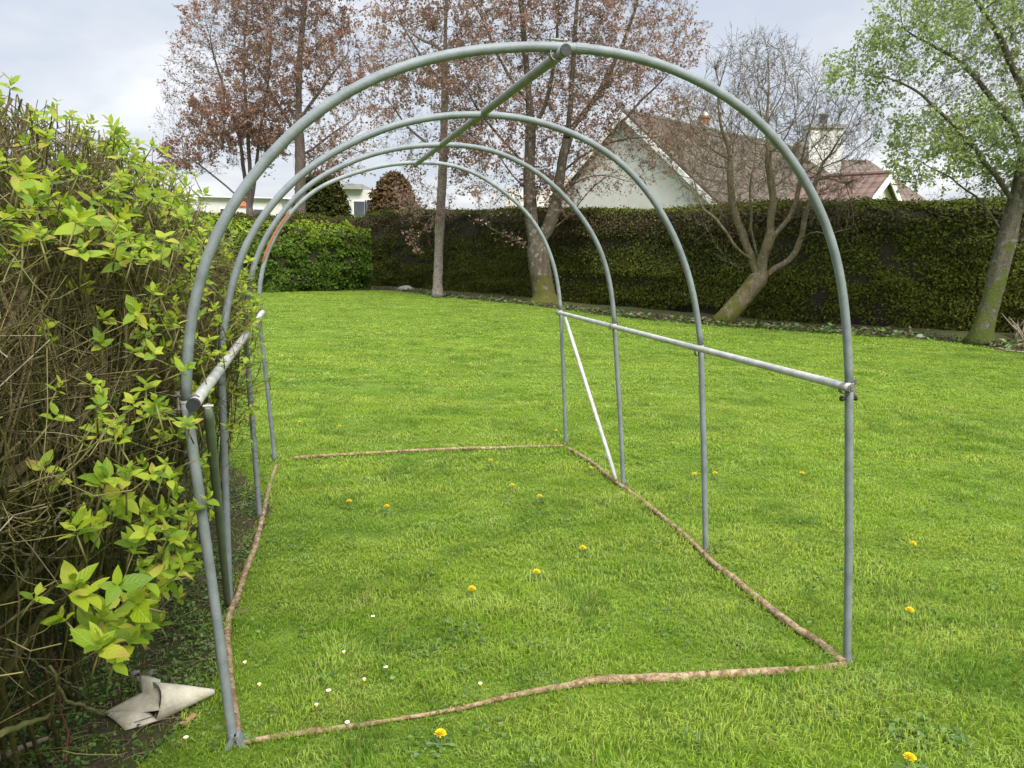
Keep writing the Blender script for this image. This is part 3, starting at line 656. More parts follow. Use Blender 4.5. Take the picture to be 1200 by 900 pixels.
# ---------------------------------------------------------------- hedges
def spray_quads(P,N,S,asp=.6):
    n=len(P); a=rdir(n); D=nrm(a-N*np.sum(a*N,1,keepdims=True)*.7+np.array([0,0,.25])); tv=np.array([[0,0,0],[.45,-.5,.08],[1,0,-.1],[.5,.5,.08]]); tf=[np.array([[0,1,2],[0,2,3]])]
    return inst(tv,tf,P,D,nrm(N+rng.normal(0,.45,(n,3))),S[:,None]*np.array([1,asp,1]))
def hedge(name,label,line,hts,thick,mat,dens,size,hkfun,rnd=0.25,bulge=.15,cat='hedge',gap=0.0):
    """line: (n,2) front foot, thickness behind it"""
    q=np.column_stack([line,hts]); L=np.r_[0,np.cumsum(np.linalg.norm(np.diff(line,axis=0),axis=1))]
    ns=int(L[-1]/.25)+1; s=np.linspace(0,L[-1],ns); fx=np.interp(s,L,line[:,0]); fy=np.interp(s,L,line[:,1]); hh=np.interp(s,L,hts)
    for _ in range(6): fx[1:-1]=(fx[:-2]+fx[2:])/2; fy[1:-1]=(fy[:-2]+fy[2:])/2
    tx=np.gradient(fx); ty=np.gradient(fy); ln=np.hypot(tx,ty); nx_,ny_=ty/ln,-tx/ln   # towards the lawn
    c=root(name,(fx[ns//2],fy[ns//2],0),label,cat)
    # profile: list of (offset back, height frac) around front, top, back
    prof=[(.10,.0),(.02,.12),(.0,.35),(.0,.65),(.03,.86),(.10,.95),(.25,.99),(.5,1.0),(.75,.99),(.92,.93),(1,.6),(1,0)]
    PV=[]
    for b,h in prof:
        off=b*thick; w=fnoise(s*.8+b*7,np.full_like(s,h*4),17,3)-.5
        x=fx-nx_*off+nx_*w*bulge*2; y=fy-ny_*off+ny_*w*bulge*2
        zt=np.array([terrain(np.array(a_),np.array(b_)) for a_,b_ in zip(x,y)])
        z=h*(hh+(fnoise(s*.9,0*s,23,3)-.5)*.16*min(1,h*2))+zt-(.05 if h==0 else 0)
        PV.append(np.stack([x,y,z],1))
    PV=np.array(PV); npf=len(prof)   # npf,ns,3
    cen=PV.mean(0)
    core=cen+(PV-cen)*np.array([.90,.90,.95]); cv=core.transpose(1,0,2).reshape(-1,3)
    i=(np.arange(ns-1)[:,None]*npf+np.arange(npf-1)).ravel(); F=[np.stack([i,i+npf,i+npf+1,i+1],-1),np.arange(npf)[None],((ns-1)*npf+np.arange(npf)[::-1])[None]]
    Geo().add(cv,F).build('inner_branches',M['core'],c,smooth=True)
    # sprays over the surface
    A=PV[:-1,:-1];B=PV[1:,:-1];C_=PV[:-1,1:]; D_=PV[1:,1:]
    nrmv=nrm(np.cross(C_-A,B-A)); 
    outv=((A+D_)/2-cen[:-1][None]); sg=np.sign(np.sum(nrmv*outv,-1,keepdims=True)); nrmv*=sg
    area=np.linalg.norm(np.cross(C_-A,B-A),axis=-1)
    w=area.copy(); w[8:]*=.15; w=w.ravel()/w.sum(); n=int(dens*area[:8].sum())
    k=rng.choice(len(w),n,p=w); a_=rng.random((n,1)); b_=rng.random((n,1))
    A=A.reshape(-1,3)[k];B=B.reshape(-1,3)[k];C_=C_.reshape(-1,3)[k];D_=D_.reshape(-1,3)[k];NN=nrmv.reshape(-1,3)[k]
    P=(A*(1-a_)+B*a_)*(1-b_)+(C_*(1-a_)+D_*a_)*b_
    lump=fnoise(P[:,0]*2.3+P[:,1]*1.1,P[:,2]*2.8,29,3)
    P=P+NN*((lump-.55)*.32+rng.normal(0,.035,n))[:,None]*rnd*4
    # end caps
    ends=[]
    for e,sg2 in((0,-1),(ns-1,1)):
        m=int(dens*thick*hh[e]); t_=rng.random(m)*thick; zz=rng.random(m)*hh[e]
        tv_=np.array([tx[e]/ln[e],ty[e]/ln[e],0])*sg2; pe=np.array([fx[e],fy[e],0])-np.outer(t_,[nx_[e],ny_[e],0])+tv_*rng.normal(0,.05,(m,1)); pe[:,2]=zz
        ends.append((pe,np.repeat(tv_[None],m,0)))
    P=np.vstack([P]+[e[0] for e in ends]); NN=np.vstack([NN]+[e[1] for e in ends]); P[:,2]=np.maximum(P[:,2],.01)
    n=len(P); S=rng.uniform(.6,1.5,n)*size
    V,F=spray_quads(P,NN,S); hk=hkfun(P,np.interp(P[:,0],fx if fx[0]<fx[-1] else fx[::-1],hh if fx[0]<fx[-1] else hh[::-1]))
    Geo().add(V,F,rv=np.repeat(rng.random(n),4),hk=np.repeat(hk,4)).build('foliage',mat,c)
    return c
hpts=[(455,247),(520,247),(600,247),(700,246),(800,243),(850,241),(950,240),(1000,239),(1080,239),(1200,238)]
fh=[]
for (px,py),f in zip(hpts,foot[3:13]):
    y=f[1]+.3; fh.append(float(dep(px,py,y)[2]))
hts=np.array([2.9,2.9,2.9]+fh+[fh[-1],fh[-1]])
def hk_con(P,hh):
    zf=P[:,2]/hh
    k=np.clip((zf-.3)*1.2,0,1)+.06
    x=P[:,0]
    k-=np.interp(x,[5,7,8.5,14],[0,.15,.42,.5])*np.clip(1.25-zf*.9,0,1)
    k=np.where(zf>.955,k-.75,k)       # green regrowth on the clipped top
    return np.clip(k,-.3,1.1)
hedge('conifer_hedge','long tall clipped dark conifer hedge closing the lawn, browned near its top',foot,hts,1.5,M['conifer'],2300,.066,hk_con,.30,.17)
lau=np.array([[-17,24.2],[-11,25.0],[-8.6,26.3],[-6.6,28.0],[-5.55,29.0]])
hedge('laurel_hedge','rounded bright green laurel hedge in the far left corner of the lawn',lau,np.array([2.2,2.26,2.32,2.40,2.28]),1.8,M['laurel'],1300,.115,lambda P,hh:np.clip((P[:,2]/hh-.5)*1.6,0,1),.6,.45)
print('hedges',time.time()-T0)

# ---------------------------------------------------------------- trees
def colonize(nodes,par,att,step,infl,kill,iters,trop=.06,g=rng):
    nodes=list(nodes); par=list(par); att=np.array(att); Pn=np.array(nodes)
    D=np.linalg.norm(att[:,None]-Pn[None],axis=2); near=D.argmin(1); dist=D.min(1)
    for it in range(iters):
        if len(att)==0: break
        m=dist<infl
        if not m.any(): break
        own=near[m]; dirs=nrm(att[m]-Pn[own]); uq,inv=np.unique(own,return_inverse=True)
        sm=np.zeros((len(uq),3)); np.add.at(sm,inv,dirs)
        new=Pn[uq]+step*nrm(nrm(sm)+g.normal(0,.16,(len(uq),3))+np.array([0,0,trop]))
        i0=len(Pn); Pn=np.vstack([Pn,new]); par+=list(uq)
        d2=np.linalg.norm(att[:,None]-new[None],axis=2); j=d2.argmin(1); dm=d2.min(1); b=dm<dist; near=np.where(b,j+i0,near); dist=np.minimum(dist,dm)
        keep=dist>kill; att=att[keep]; near=near[keep]; dist=dist[keep]
        if len(Pn)>9000: break
    return Pn,np.array(par)
def tree(name,label,trunk,rtrunk,ells,nat,bark,leafm=None,step=.28,kill=.5,infl=3.5,rtip=.006,twigs=3,tl=(.2,.6),leaves=0,lsize=.06,limbs=(),trop=.06,seed=1,group=None,lowleaf=None,flare=1.5,cat='tree',lshape=.6,twr=.0042,tmax=5):
    g=np.random.default_rng(seed)
    T=root(name,trunk[0],label,cat,group)
    tp=resample(np.array(trunk),step); nodes=[p for p in tp]; par=[-1]+list(range(len(tp)-1)); ends=[len(tp)-1]
    for lb in limbs:     # given main limbs, each a list of points; first point attaches to the nearest node
        q=resample(np.array(lb),step); a=int(np.argmin([np.linalg.norm(q[0]-n) for n in nodes])); 
        for p in q[1:]: nodes.append(p+g.normal(0,.02,3)); par.append(a); a=len(nodes)-1
    att=[]
    for c,r,wt in ells:
        m=int(nat*wt); d=g.normal(size=(m,3)); d/=np.linalg.norm(d,axis=1)[:,None]; att.append(np.array(c)+d*(g.random((m,1))**.42)*np.array(r))
    att=np.vstack(att); att=att[att[:,2]>1.3]
    P,par=colonize(nodes,par,att,step,infl,kill,90,trop,g)
    n=len(P); cnt=np.zeros(n); nch=np.zeros(n,int)
    for i in range(n-1,0,-1): nch[par[i]]+=1
    for i in range(n-1,-1,-1):
        if nch[i]==0: cnt[i]=1
        if par[i]>=0: cnt[par[i]]+=cnt[i]
    e=math.log(rtrunk/rtip)/math.log(max(cnt[0],2)); rad=rtip*cnt**e
    ext=np.interp(np.linalg.norm(P[:len(tp)]-P[0],axis=1),[0,.25,.7],[flare,1.12,1]); rad[:len(tp)]*=ext
    ch=[[] for _ in range(n)]
    for i in range(1,n): ch[par[i]].append(i)
    gt=Geo(); gb=Geo(); stack=[0]; starts=[(None,0)]; first=True
    while starts:
        p0,i=starts.pop(); chain=[i]; 
        while ch[chain[-1]]:
            c=sorted(ch[chain[-1]],key=lambda k:-cnt[k]); 
            for k in c[1:]: starts.append((chain[-1],k))
            chain.append(c[0])
        pts=P[chain]; rr=rad[chain]
        if p0 is not None: pts=np.vstack([P[p0],pts]); rr=np.r_[min(rad[p0]*.85,rr[0]*1.25),rr]
        if len(pts)<2: continue
        if len(pts)>3: pts[1:-1]=pts[1:-1]*.5+(pts[:-2]+pts[2:])*.25
        if rr[0]>.03:
            q=resample(np.column_stack([pts,rr]),.12); pts=q[:,:3]; rr=q[:,3]
            V,F=ptube(pts,rr,14 if first else 9); 
            if first: cc=V-np.repeat(pts,14,0); V=V+cc*(.35*(fnoise(V[:,0]*9+V[:,1]*4,V[:,2]*3,3,3)-.5))[:,None]
        else: V,F=ptube(pts,rr,5 if rr[0]>.012 else 4)
        (gt if first else gb).add(V,F); first=False
    # twigs at thin nodes
    thin=np.where((cnt<=tmax)&(np.arange(n)>=len(tp)))[0]; m=len(thin)*twigs; i=np.tile(thin,twigs); S=P[i]
    pd=nrm(P[i]-P[np.maximum(par[i],0)]+1e-6); d=nrm(pd*.8+g.normal(0,.55,(m,3))+np.array([0,0,.25])); L=g.uniform(tl[0],tl[1],m)[:,None]
    s=np.linspace(0,1,4); bend=g.normal(0,.25,(m,3))+np.array([0,0,.22]); Q=S[:,None]+d[:,None]*(L[:,None]*s[None,:,None])+bend[:,None]*(L[:,None]*(s**2)[None,:,None])*.5
    V,F=tubes(Q,np.full((m,4),twr)*np.linspace(1,.5,4)[None],3); gb.add(V,F)
    m2=m*2; k=g.integers(0,m,m2); kk=g.integers(1,3,m2); S2=Q[k,kk]; d2=nrm(Q[k,3]-Q[k,2]+g.normal(0,.05,(m2,3)))*1.0; d2=nrm(d2+g.normal(0,.5,(m2,3))); L2=(g.uniform(.35,.8,m2)*L[k,0]*.6)[:,None]
    Q2=S2[:,None]+d2[:,None]*(L2[:,None]*np.linspace(0,1,3)[None,:,None]); V,F=tubes(Q2,np.full((m2,3),twr*.7),3); gb.add(V,F)
    gt.build('trunk',bark,T,smooth=True); 
    if leaves:
        gb.build('branches',bark,T,smooth=True)
        ends=np.vstack([Q[:,3],Q[:,2],Q2[:,2],Q2[:,1]]); dens=fnoise(ends[:,0]*.9+ends[:,1]*.6,ends[:,2]*.9,seed,3)
        pr=np.clip((dens-.38)*4,.10,1); k=g.choice(len(ends),leaves,p=pr/pr.sum()); Pl=ends[k]+g.normal(0,.045,(leaves,3)); D=nrm(g.normal(size=(leaves,3))+np.array([0,0,-.2])); Nn=nrm(g.normal(size=(leaves,3))+np.array([0,0,.8]))
        tv=np.array([[0,0,0],[.35,-.5,.06],[.8,-.28,0],[1,0,-.12],[.8,.28,0],[.35,.5,.06]]); tf=[np.array([[0,1,2,3],[0,3,4,5]])]
        S=(g.uniform(.6,1.3,leaves)*lsize)[:,None]*np.array([1,lshape*1.3,1]); V,F=inst(tv,tf,Pl,D,Nn,S)
        Geo().add(V,F,rv=np.repeat(np.clip(g.random(leaves)*.75+(fnoise(Pl[:,0],Pl[:,2],seed+5,2)-.4)*.7,0,1),6)).build('crown',leafm,T)
    else: gb.build('crown',bark,T,smooth=True)
    print(name,n,len(thin),time.time()-T0); return T
def el(px,py,rx,ry,y,dd=None,wt=1.0):
    c=dep(px,py,y); k=y/FPX; return (c,(rx*k,(dd if dd else (rx+ry)*.5*k),ry*k),wt)
def tk(pts,y0,dy=0): return [dep(px,py,y0+dy*i) for i,(px,py) in enumerate(pts)]
DL=34.0
tree('bronze_leaved_tree','many stemmed bronze leaved tree beyond the hedge, leftmost of the trees',[dep(293,250,DL)*np.array([1,1,0]),dep(293,246,DL)],.17,
 [el(262,110,62,85,DL,wt=1),el(228,150,38,38,DL,wt=.35),el(225,188,38,22,DL,wt=.3),el(285,30,62,60,DL,wt=.7),el(300,140,45,60,DL,wt=.5),el(250,45,40,50,DL,wt=.35)],1300,M['bark_far'],M['bronze'],
 limbs=[tk([(292,246),(286,205),(278,150),(258,90),(245,40)],DL,.3),tk([(293,246),(293,205),(290,150),(285,70),(290,0)],DL,-.3),tk([(294,246),(300,200),(305,150),(315,90),(318,20)],DL,.4),tk([(290,240),(250,205),(215,180)],DL,-.5)],step=.34,kill=.5,infl=4,twigs=3,tl=(.25,.75),leaves=19000,lsize=.10,rtip=.0045,seed=3,group='tall trees round the lawn',twr=.0065)
tree('bronze_leaved_tree','tall bronze leaved tree with one dark upright trunk beyond the left hedge corner',[dep(352,250,DL-1)*np.array([1,1,0]),dep(352,235,DL-1),dep(352,190,DL-1),dep(350,120,DL-1),dep(352,60,DL-1),dep(360,-20,DL-1)],.22,
 [el(350,40,70,90,DL-1,wt=1),el(395,90,45,65,DL-1,wt=.5),el(395,175,40,40,DL-1,wt=.3),el(330,120,45,60,DL-1,wt=.45),el(370,-50,70,50,DL-1,wt=.5)],1300,M['bark_far'],M['bronze'],
 limbs=[tk([(351,140),(380,100),(410,60)],DL-1,.3),tk([(351,160),(325,120),(300,70)],DL-1,-.3),tk([(352,185),(385,160),(415,140)],DL-1,.3)],step=.34,kill=.5,infl=4,twigs=3,tl=(.25,.75),leaves=19000,lsize=.10,rtip=.0045,seed=5,group='tall trees round the lawn',twr=.0065)
D3=25.6
tree('young_tree','slim straight tree with a pale speckled trunk in front of the conifer hedge',[gnd(513,348)]+tk([(513,330),(515,270),(519,200),(521,120),(522,40),(524,-40)],D3),.155,
 [el(505,50,70,90,D3,wt=1),el(478,150,45,50,D3,wt=.5),el(545,160,38,60,D3,wt=.35),el(515,-50,80,60,D3,wt=.5),el(500,235,38,26,D3,wt=.22),el(450,110,30,50,D3,wt=.2)],1300,M['bark_birch'],M['bronze'],
 limbs=[tk([(517,240),(500,262),(485,290)],D3,-.2),tk([(519,180),(480,150),(450,110)],D3,.2),tk([(521,100),(490,60),(440,-30)],D3,-.2),tk([(522,60),(470,30),(420,-20)],D3,.3)],step=.26,kill=.42,infl=3.2,twigs=3,tl=(.2,.55),leaves=15000,lsize=.082,rtip=.0035,seed=7,group='tall trees round the lawn',twr=.0045)
D4=22.7
tree('maple_tree','large spreading bronze leaved tree with a mossy trunk forking low before the conifer hedge',[gnd(638,357)]+tk([(637,345),(632,310),(626,280),(622,250),(620,200),(622,150),(618,90),(612,20),(606,-60)],D4),.33,
 [el(640,60,110,110,D4,wt=1.3),el(740,60,75,75,D4,wt=.8),el(560,120,50,65,D4,wt=.4),el(700,160,75,50,D4,wt=.5),el(640,-60,150,70,D4,wt=.9),el(775,150,45,50,D4,wt=.22),el(585,225,40,25,D4,wt=.2),el(720,-40,80,50,D4,wt=.4),el(720,205,45,25,D4,wt=.25),el(605,170,50,55,D4,wt=.4),el(680,120,80,70,D4,wt=.6),el(650,225,40,25,D4,wt=.15)],2200,M['bark_main'],M['bronze'],
 limbs=[tk([(628,290),(645,262),(652,235),(660,190),(668,130),(672,60),(680,-40)],D4,-.15),tk([(650,240),(690,190),(740,130),(790,80)],D4,.15),tk([(640,275),(670,250),(700,215),(740,190)],D4,-.3),tk([(621,240),(600,225),(560,215)],D4,.3),tk([(621,200),(590,165),(560,130),(540,90)],D4,-.2),tk([(664,160),(700,110),(730,50),(750,-10)],D4,.25),tk([(628,300),(612,285),(590,275),(565,262)],D4,-.2),tk([(656,205),(685,180),(720,165),(765,160)],D4,-.1),tk([(620,160),(640,120),(650,70),(655,10)],D4,.2),tk([(621,225),(595,200),(575,165)],D4,.15),tk([(652,240),(672,215),(700,205),(745,215)],D4,.25),tk([(619,120),(590,80),(570,30)],D4,-.2)],
 step=.27,kill=.40,infl=3.4,twigs=3,tl=(.2,.6),leaves=42000,lsize=.070,rtip=.0024,seed=11,group='tall trees round the lawn',flare=1.7,twr=.0042)
D5=17.0
tree('bare_fruit_tree','leafless fruit tree with a leaning mossy trunk and many upright branches',[gnd(846,380)]+tk([(855,368),(868,352),(882,335),(890,325)],D5),.20,
 [el(890,150,85,85,D5,wt=1),el(830,190,45,55,D5,wt=.4),el(965,175,55,65,D5,wt=.6),el(885,80,55,35,D5,wt=.35),el(1000,150,35,45,D5,wt=.25),el(960,245,40,18,D5,wt=.15),el(812,165,42,60,D5,wt=.35),el(845,228,50,22,D5,wt=.22)],1900,M['bark_bare'],None,
 limbs=[tk([(888,328),(880,300),(872,280),(858,240),(855,180)],D5,.1),tk([(890,325),(895,300),(902,275),(905,230),(900,170)],D5,-.1),tk([(891,326),(910,315),(930,300),(940,270),(948,235),(965,190)],D5,.12),tk([(880,305),(862,290),(845,262),(820,240)],D5,-.15),tk([(893,310),(884,290),(880,260),(880,200)],D5,.15),tk([(875,318),(850,305),(835,275),(830,262)],D5,-.1),tk([(903,280),(925,255),(935,225),(940,190)],D5,.1),tk([(940,270),(975,272),(1000,268)],D5,-.25)],
 step=.15,kill=.19,infl=2.0,twigs=2,tl=(.12,.42),rtip=.0024,trop=.12,seed=13,group='tall trees round the lawn',flare=1.35,twr=.0046)
D6=14.0
tree('spring_leaved_tree','tree in pale green spring leaf with a leaning trunk at the right',[gnd(1148,403)]+tk([(1152,385),(1165,340),(1178,290),(1190,240),(1203,180),(1215,110),(1220,40)],D6),.165,
 [el(1120,50,95,75,D6,wt=1),el(1200,90,95,120,D6,wt=1.2),el(1065,95,55,35,D6,wt=.4),el(1015,88,45,24,D6,wt=.3),el(1110,160,75,38,D6,wt=.6),el(1160,-30,110,50,D6,wt=.6),el(1250,190,50,60,D6,wt=.4),el(1100,205,55,22,D6,wt=.3),el(1165,215,50,25,D6,wt=.3)],2000,M['bark_right'],M['spring'],
 limbs=[tk([(1190,240),(1155,190),(1120,150),(1080,110),(1040,92),(985,85)],D6,-.1),tk([(1203,180),(1165,120),(1120,70),(1070,40)],D6,.15),tk([(1180,280),(1150,235),(1120,215),(1080,190)],D6,.1),tk([(1210,140),(1180,60),(1140,-10)],D6,-.2)],
 step=.18,kill=.26,infl=2.4,twigs=3,tl=(.12,.38),leaves=22000,lsize=.060,rtip=.0019,seed=17,group='tall trees round the lawn',flare=1.6,twr=.0032)
# evergreens beyond the hedge
def evergreen(px,top,rx,y,mat,label,seed,name,hk,pt=1.0):
    g=np.random.default_rng(seed); c=dep(px,300,y); b=np.array([c[0],y,0.]); h=float(dep(px,top,y)[2]); rxm=rx*y/FPX
    T=root(name,b,label,'evergreen tree')
    V,F=ptube([b,b+[0,0,h*.6]],[.16,.06],8); Geo().add(V,F).build('trunk',M['bark_far'],T,smooth=True)
    n=9000; th=g.uniform(0,2*np.pi,n); t=g.random(n); rr=rxm*np.where(t<.55,1,np.sqrt(np.clip(1-((t-.55)/.45)**(2*pt),0,1)))*(.82+.3*fnoise(th*2,t*7,seed,3))
    P=np.stack([b[0]+np.cos(th)*rr,b[1]+np.sin(th)*rr,t*h],1)+g.normal(0,.06,(n,3)); N=nrm(np.stack([np.cos(th),np.sin(th),.3+t],1))
    m=2500; P2=np.stack([b[0]+np.cos(th[:m])*rr[:m]*.75,b[1]+np.sin(th[:m])*rr[:m]*.75,t[:m]*h*.97],1)
    V,F=spray_quads(np.vstack([P,P2]),np.vstack([N,N[:m]]),np.r_[g.uniform(.12,.26,n),g.uniform(.3,.5,m)])
    Geo().add(V,F,rv=np.repeat(g.random(n+m),4),hk=np.repeat(np.full(n+m,hk),4)).build('crown',mat,T)
evergreen(378,205,32,35.5,M['conifer'],'dark green conifer bush beyond the far corner, left of the small white house',21,'evergreen_bush',.3)
evergreen(462,205,30,34.5,m_hedge('rusty_conifer',[(0,(.10,.075,.03)),(.4,(.13,.085,.04)),(.7,(.15,.09,.05)),(1,(.16,.10,.06))]),'rounded brownish green conifer beyond the hedge behind the slim pale trunked tree',22,'evergreen_bush',.45,.7)

# ---------------------------------------------------------------- houses
def gable_house():
    y0=36.; A=dep(735,136,y0); B=dep(930,178,46.3); B[2]=A[2]; rd=nrm(B-A); pr=np.array([rd[1],-rd[0],0.]); hw=5.7; sl=.80
    H=root('white_house',A*np.array([1,1,0]),'white rendered gable house with a mossy brown tiled roof beyond the conifer hedge','house')
    ze=A[2]-hw*sl; L=16.5
    def pt(a,s,z): return np.array([A[0],A[1],0])+rd*a+pr*s+np.array([0,0,z])
    V,F=prism([pt(0,-hw,0),pt(0,hw,0),pt(0,hw,ze),pt(0,0,A[2]-.02),pt(0,-hw,ze)],rd*L); Geo().add(V,F).build('wall',M['render'],H)
    upv=nrm(-pr+np.array([0,0,sl])); upb=nrm(pr+np.array([0,0,sl]))
    for s,u_ in((1,upv),(-1,upb)):
        e=hw+.35; th_=np.array([0,0,.16])
        q=[pt(-.3,0,A[2]+.06),pt(L+.3,0,A[2]+.06),pt(L+.3,s*e,A[2]+.06-e*sl),pt(-.3,s*e,A[2]+.06-e*sl)]
        if s<0: q=q[::-1]
        V,F=prism(q,th_); Geo().add(V,F).build('roof',m_tiles('brown_roof_tiles',(.075,.055,.042),(.13,.098,.075),tuple(rd),tuple(u_),0,.33,.30,.6),H)
        V,F=prism([pt(-.36,0,A[2]+.10),pt(-.36,s*e,A[2]+.10-e*sl),pt(-.36,s*e,A[2]-.16-e*sl),pt(-.36,0,A[2]-.16)],rd*.055); Geo().add(V,F).build('bargeboard',M['fascia'],H)
        V,F=prism([pt(-.3,s*(e+.01),A[2]+.03-e*sl),pt(L,s*(e+.01),A[2]+.03-e*sl),pt(L,s*(e+.01),A[2]-.16-e*sl),pt(-.3,s*(e+.01),A[2]-.16-e*sl)],pr*s*.06); Geo().add(V,F).build('gutter',M['fascia'],H)
    q=[pt(-.3,0,A[2]+.26),pt(L+.3,0,A[2]+.26)]; V,F=ptube(q,.12,8); Geo().add(V,F).build('ridge_tiles',M['grey'],H)
    # downpipe and a window on the gable
    p=pt(-.08,-3.0,0); V,F=ptube([p,p+[0,0,A[2]-3.0*sl-.3]],.11,8); Geo().add(V,F).build('downpipe',M['grey'],H)
    # side wing, low and white, at the left
    w0=dep(592,222,38); w1=dep(655,222,39); V,F=prism([w0*[1,1,0],w1*[1,1,0],w1,w0],np.array([0,5,0])); Geo().add(V,F).build('wing',M['render_dirty'],H)
    # small red pot on the ridge
    c=dep(825,150,40.6); c[2]=A[2]+.2
    V,F=ptube([c,c+[0,0,.55],c+[0,0,.56],c+[0,0,.66]],[.30,.26,.34,.34],10); pt_=Geo().add(V,F).build('chimney_pot',M['clay'],H); V,F=ptube([c+[0,0,.66],c+[0,0,.86]],.2,8); Geo().add(V,F).build('cowl',M['fascia'],pt_)
    # tall white chimney stack
    c0=dep(966,146,46.); hz=c0[2]; x=c0[0]; y=c0[1]; wd=.96
    V,F=boxv(x-wd,x+wd,y-.5,y+.5,0,hz-.28); st=Geo().add(V,F).build('chimney',M['render'],H)
    V,F=boxv(x-wd-.12,x+wd+.12,y-.62,y+.62,hz-.278,hz-.05); Geo().add(V,F).build('chimney_cap',M['grey'],st)
    V,F=ptube([[x-.1,y,hz-.05],[x-.1,y,hz+.5],[x-.1,y,hz+.51],[x-.1,y,hz+.62]],[.24,.20,.25,.25],10); Geo().add(V,F).build('chimney_pot',M['grey'],st,smooth=True)
    # round-topped grey vent stack left of it
    c=dep(938,165,45); V,F=ptube([[c[0],c[1],5.5],[c[0],c[1],c[2]-.5],[c[0],c[1],c[2]-.15],[c[0],c[1],c[2]]],[.44,.44,.36,.12],12); Geo().add(V,F).build('flue',m_plain('lichen_flue',(.10,.09,.07),(.17,.155,.12),5,.9,.3),H,smooth=True)
gable_house()
def hip_house():
    y=52.; a=dep(978,187,y); b=dep(1018,191,y); H=root('brown_roofed_house',np.array([a[0],y,0]),'distant house with a hipped grey brown roof behind the red roofed garage','house')
    x0=a[0]-4; x1=b[0]; z=a[2]; e=dep(1100,252,y-4); ze=e[2]; xr=e[0]; yf=y-5; yb=y+5
    V=np.array([[x0,y,z],[x1,y,z],[xr,yf,ze],[x0-3,yf,ze],[xr,yb,ze],[x0-3,yb,ze],[xr,yf,ze-.2],[x0-3,yf,ze-.2],[xr,yb,ze-.2],[x0-3,yb,ze-.2]])
    g=Geo().add(V,[np.array([[3,2,1,0],[5,0,1,4],[7,6,2,3],[6,8,4,2],[9,5,4,8],[7,3,5,9],[7,9,8,6]]),np.array([[2,4,1],[5,3,0]])])
    g.build('roof',m_tiles('grey_brown_roof_tiles',(.12,.085,.07),(.19,.14,.12),(1,0,0),tuple(nrm([0,y-yf,z-ze])),0,.36,.33,.4),H)
    V,F=boxv(x0-2.7,xr-.4,yf+.4,yb-.4,0,ze-.2); Geo().add(V,F).build('wall',M['render'],H)
hip_house()
def garage():
    A=dep(1035,207,30.); n=nrm(np.array([.70,-.71,0])); g_=np.array([-n[1],n[0],0]); g_=nrm(np.array([.71,.70,0])); L=3.1; sl=.64; hw=2.6
    H=root('garage',A*np.array([1,1,0]),'low garage with a wavy red tiled roof and small white gable beyond the hedge','garage')
    def pt(a,s,z): return np.array([A[0],A[1],0])-n*a+g_*s+np.array([0,0,z])
    z=A[2]; ze=z-hw*sl
    V,F=prism([pt(.0,-hw,0),pt(0,hw,0),pt(0,hw,ze),pt(0,0,z-.03),pt(0,-hw,ze)],-n*L); Geo().add(V,F).build('wall',M['render'],H)
    for s in(-1,1):
        e=hw+.25; q=[pt(-.25,0,z),pt(L,0,z),pt(L,s*e,z-e*sl),pt(-.25,s*e,z-e*sl)]
        if s>0: q=q[::-1]
        V,F=prism(q,np.array([0,0,.13])); Geo().add(V,F).build('roof',m_tiles('red_roof_tiles',(.13,.080,.066),(.20,.13,.105),tuple(-n),tuple(nrm(-g_*s+np.array([0,0,sl]))),0,.42,.34,.15),H)
        V,F=prism([pt(-.30,0,z+.09),pt(-.30,s*e,z+.09-e*sl),pt(-.30,s*e,z-.20-e*sl),pt(-.30,0,z-.20)],-n*.045); Geo().add(V,F).build('bargeboard',M['fascia'],H)
    V,F=ptube([pt(-.25,0,z+.14),pt(L,0,z+.14)],.10,8); Geo().add(V,F).build('ridge_tiles',m_plain('brown_ridge_tile',(.14,.085,.07),(.2,.13,.11),6),H)
    V,F=ptube([pt(-.03,0,z-.95),pt(-.16,0,z-.95)],.07,8); Geo().add(V,F).build('lamp',M['black'],H)
garage()
def small_house(px0,px1,ytop,y,label,roofh=.0,sign=False,flat=False):
    a=dep(px0,ytop,y); b=dep(px1,ytop,y); H=root('distant_house',np.array([(a[0]+b[0])/2,y,0]),label,'house')
    V,F=boxv(a[0],b[0],y,y+7,0,a[2]); Geo().add(V,F).build('wall',M['render'],H)
    if flat:
        V,F=boxv(a[0]-.5,b[0]-(b[0]-a[0])*.4,y-.4,y+7.3,a[2]+.002,a[2]+.3); Geo().add(V,F).build('roof',M['grey'],H)
    else:
        z=a[2]; h=roofh; V=np.array([[a[0]-.3,y-.3,z],[b[0]+.3,y-.3,z],[b[0]+.3,y+7.3,z],[a[0]-.3,y+7.3,z],[a[0]-.3,y+3.5,z+h],[b[0]+.3,y+3.5,z+h]])
        Geo().add(V,[np.array([[0,1,5,4],[2,3,4,5],[3,2,1,0]]),np.array([[1,2,5],[3,0,4]])]).build('roof',M['render_dirty'],H)
    for k in range(2):
        xx=a[0]+(b[0]-a[0])*(.25+.4*k); V,F=boxv(xx,xx+.8,y-.04,y-.001,a[2]-1.6,a[2]-.6); w=Geo().add(V,F).build('window',M['fascia'],H); V,F=boxv(xx+.08,xx+.72,y-.06,y-.041,a[2]-1.52,a[2]-.68); Geo().add(V,F).build('pane',M['window'],w)
    if sign:
        p=dep(284,236,y); V,F=boxv(p[0]-.2,p[0]+.25,y-.12,y-.062,p[2]-.3,p[2]+.2); Geo().add(V,F).build('sign_board',M['sign'],H)
small_house(232,330,231,48,'long low white building far beyond the left hedge corner with an orange board',.3,True)
small_house(404,440,222,46,'small white house with a flat grey roof between the two conifer bushes',0,False,True)
print('houses',time.time()-T0)

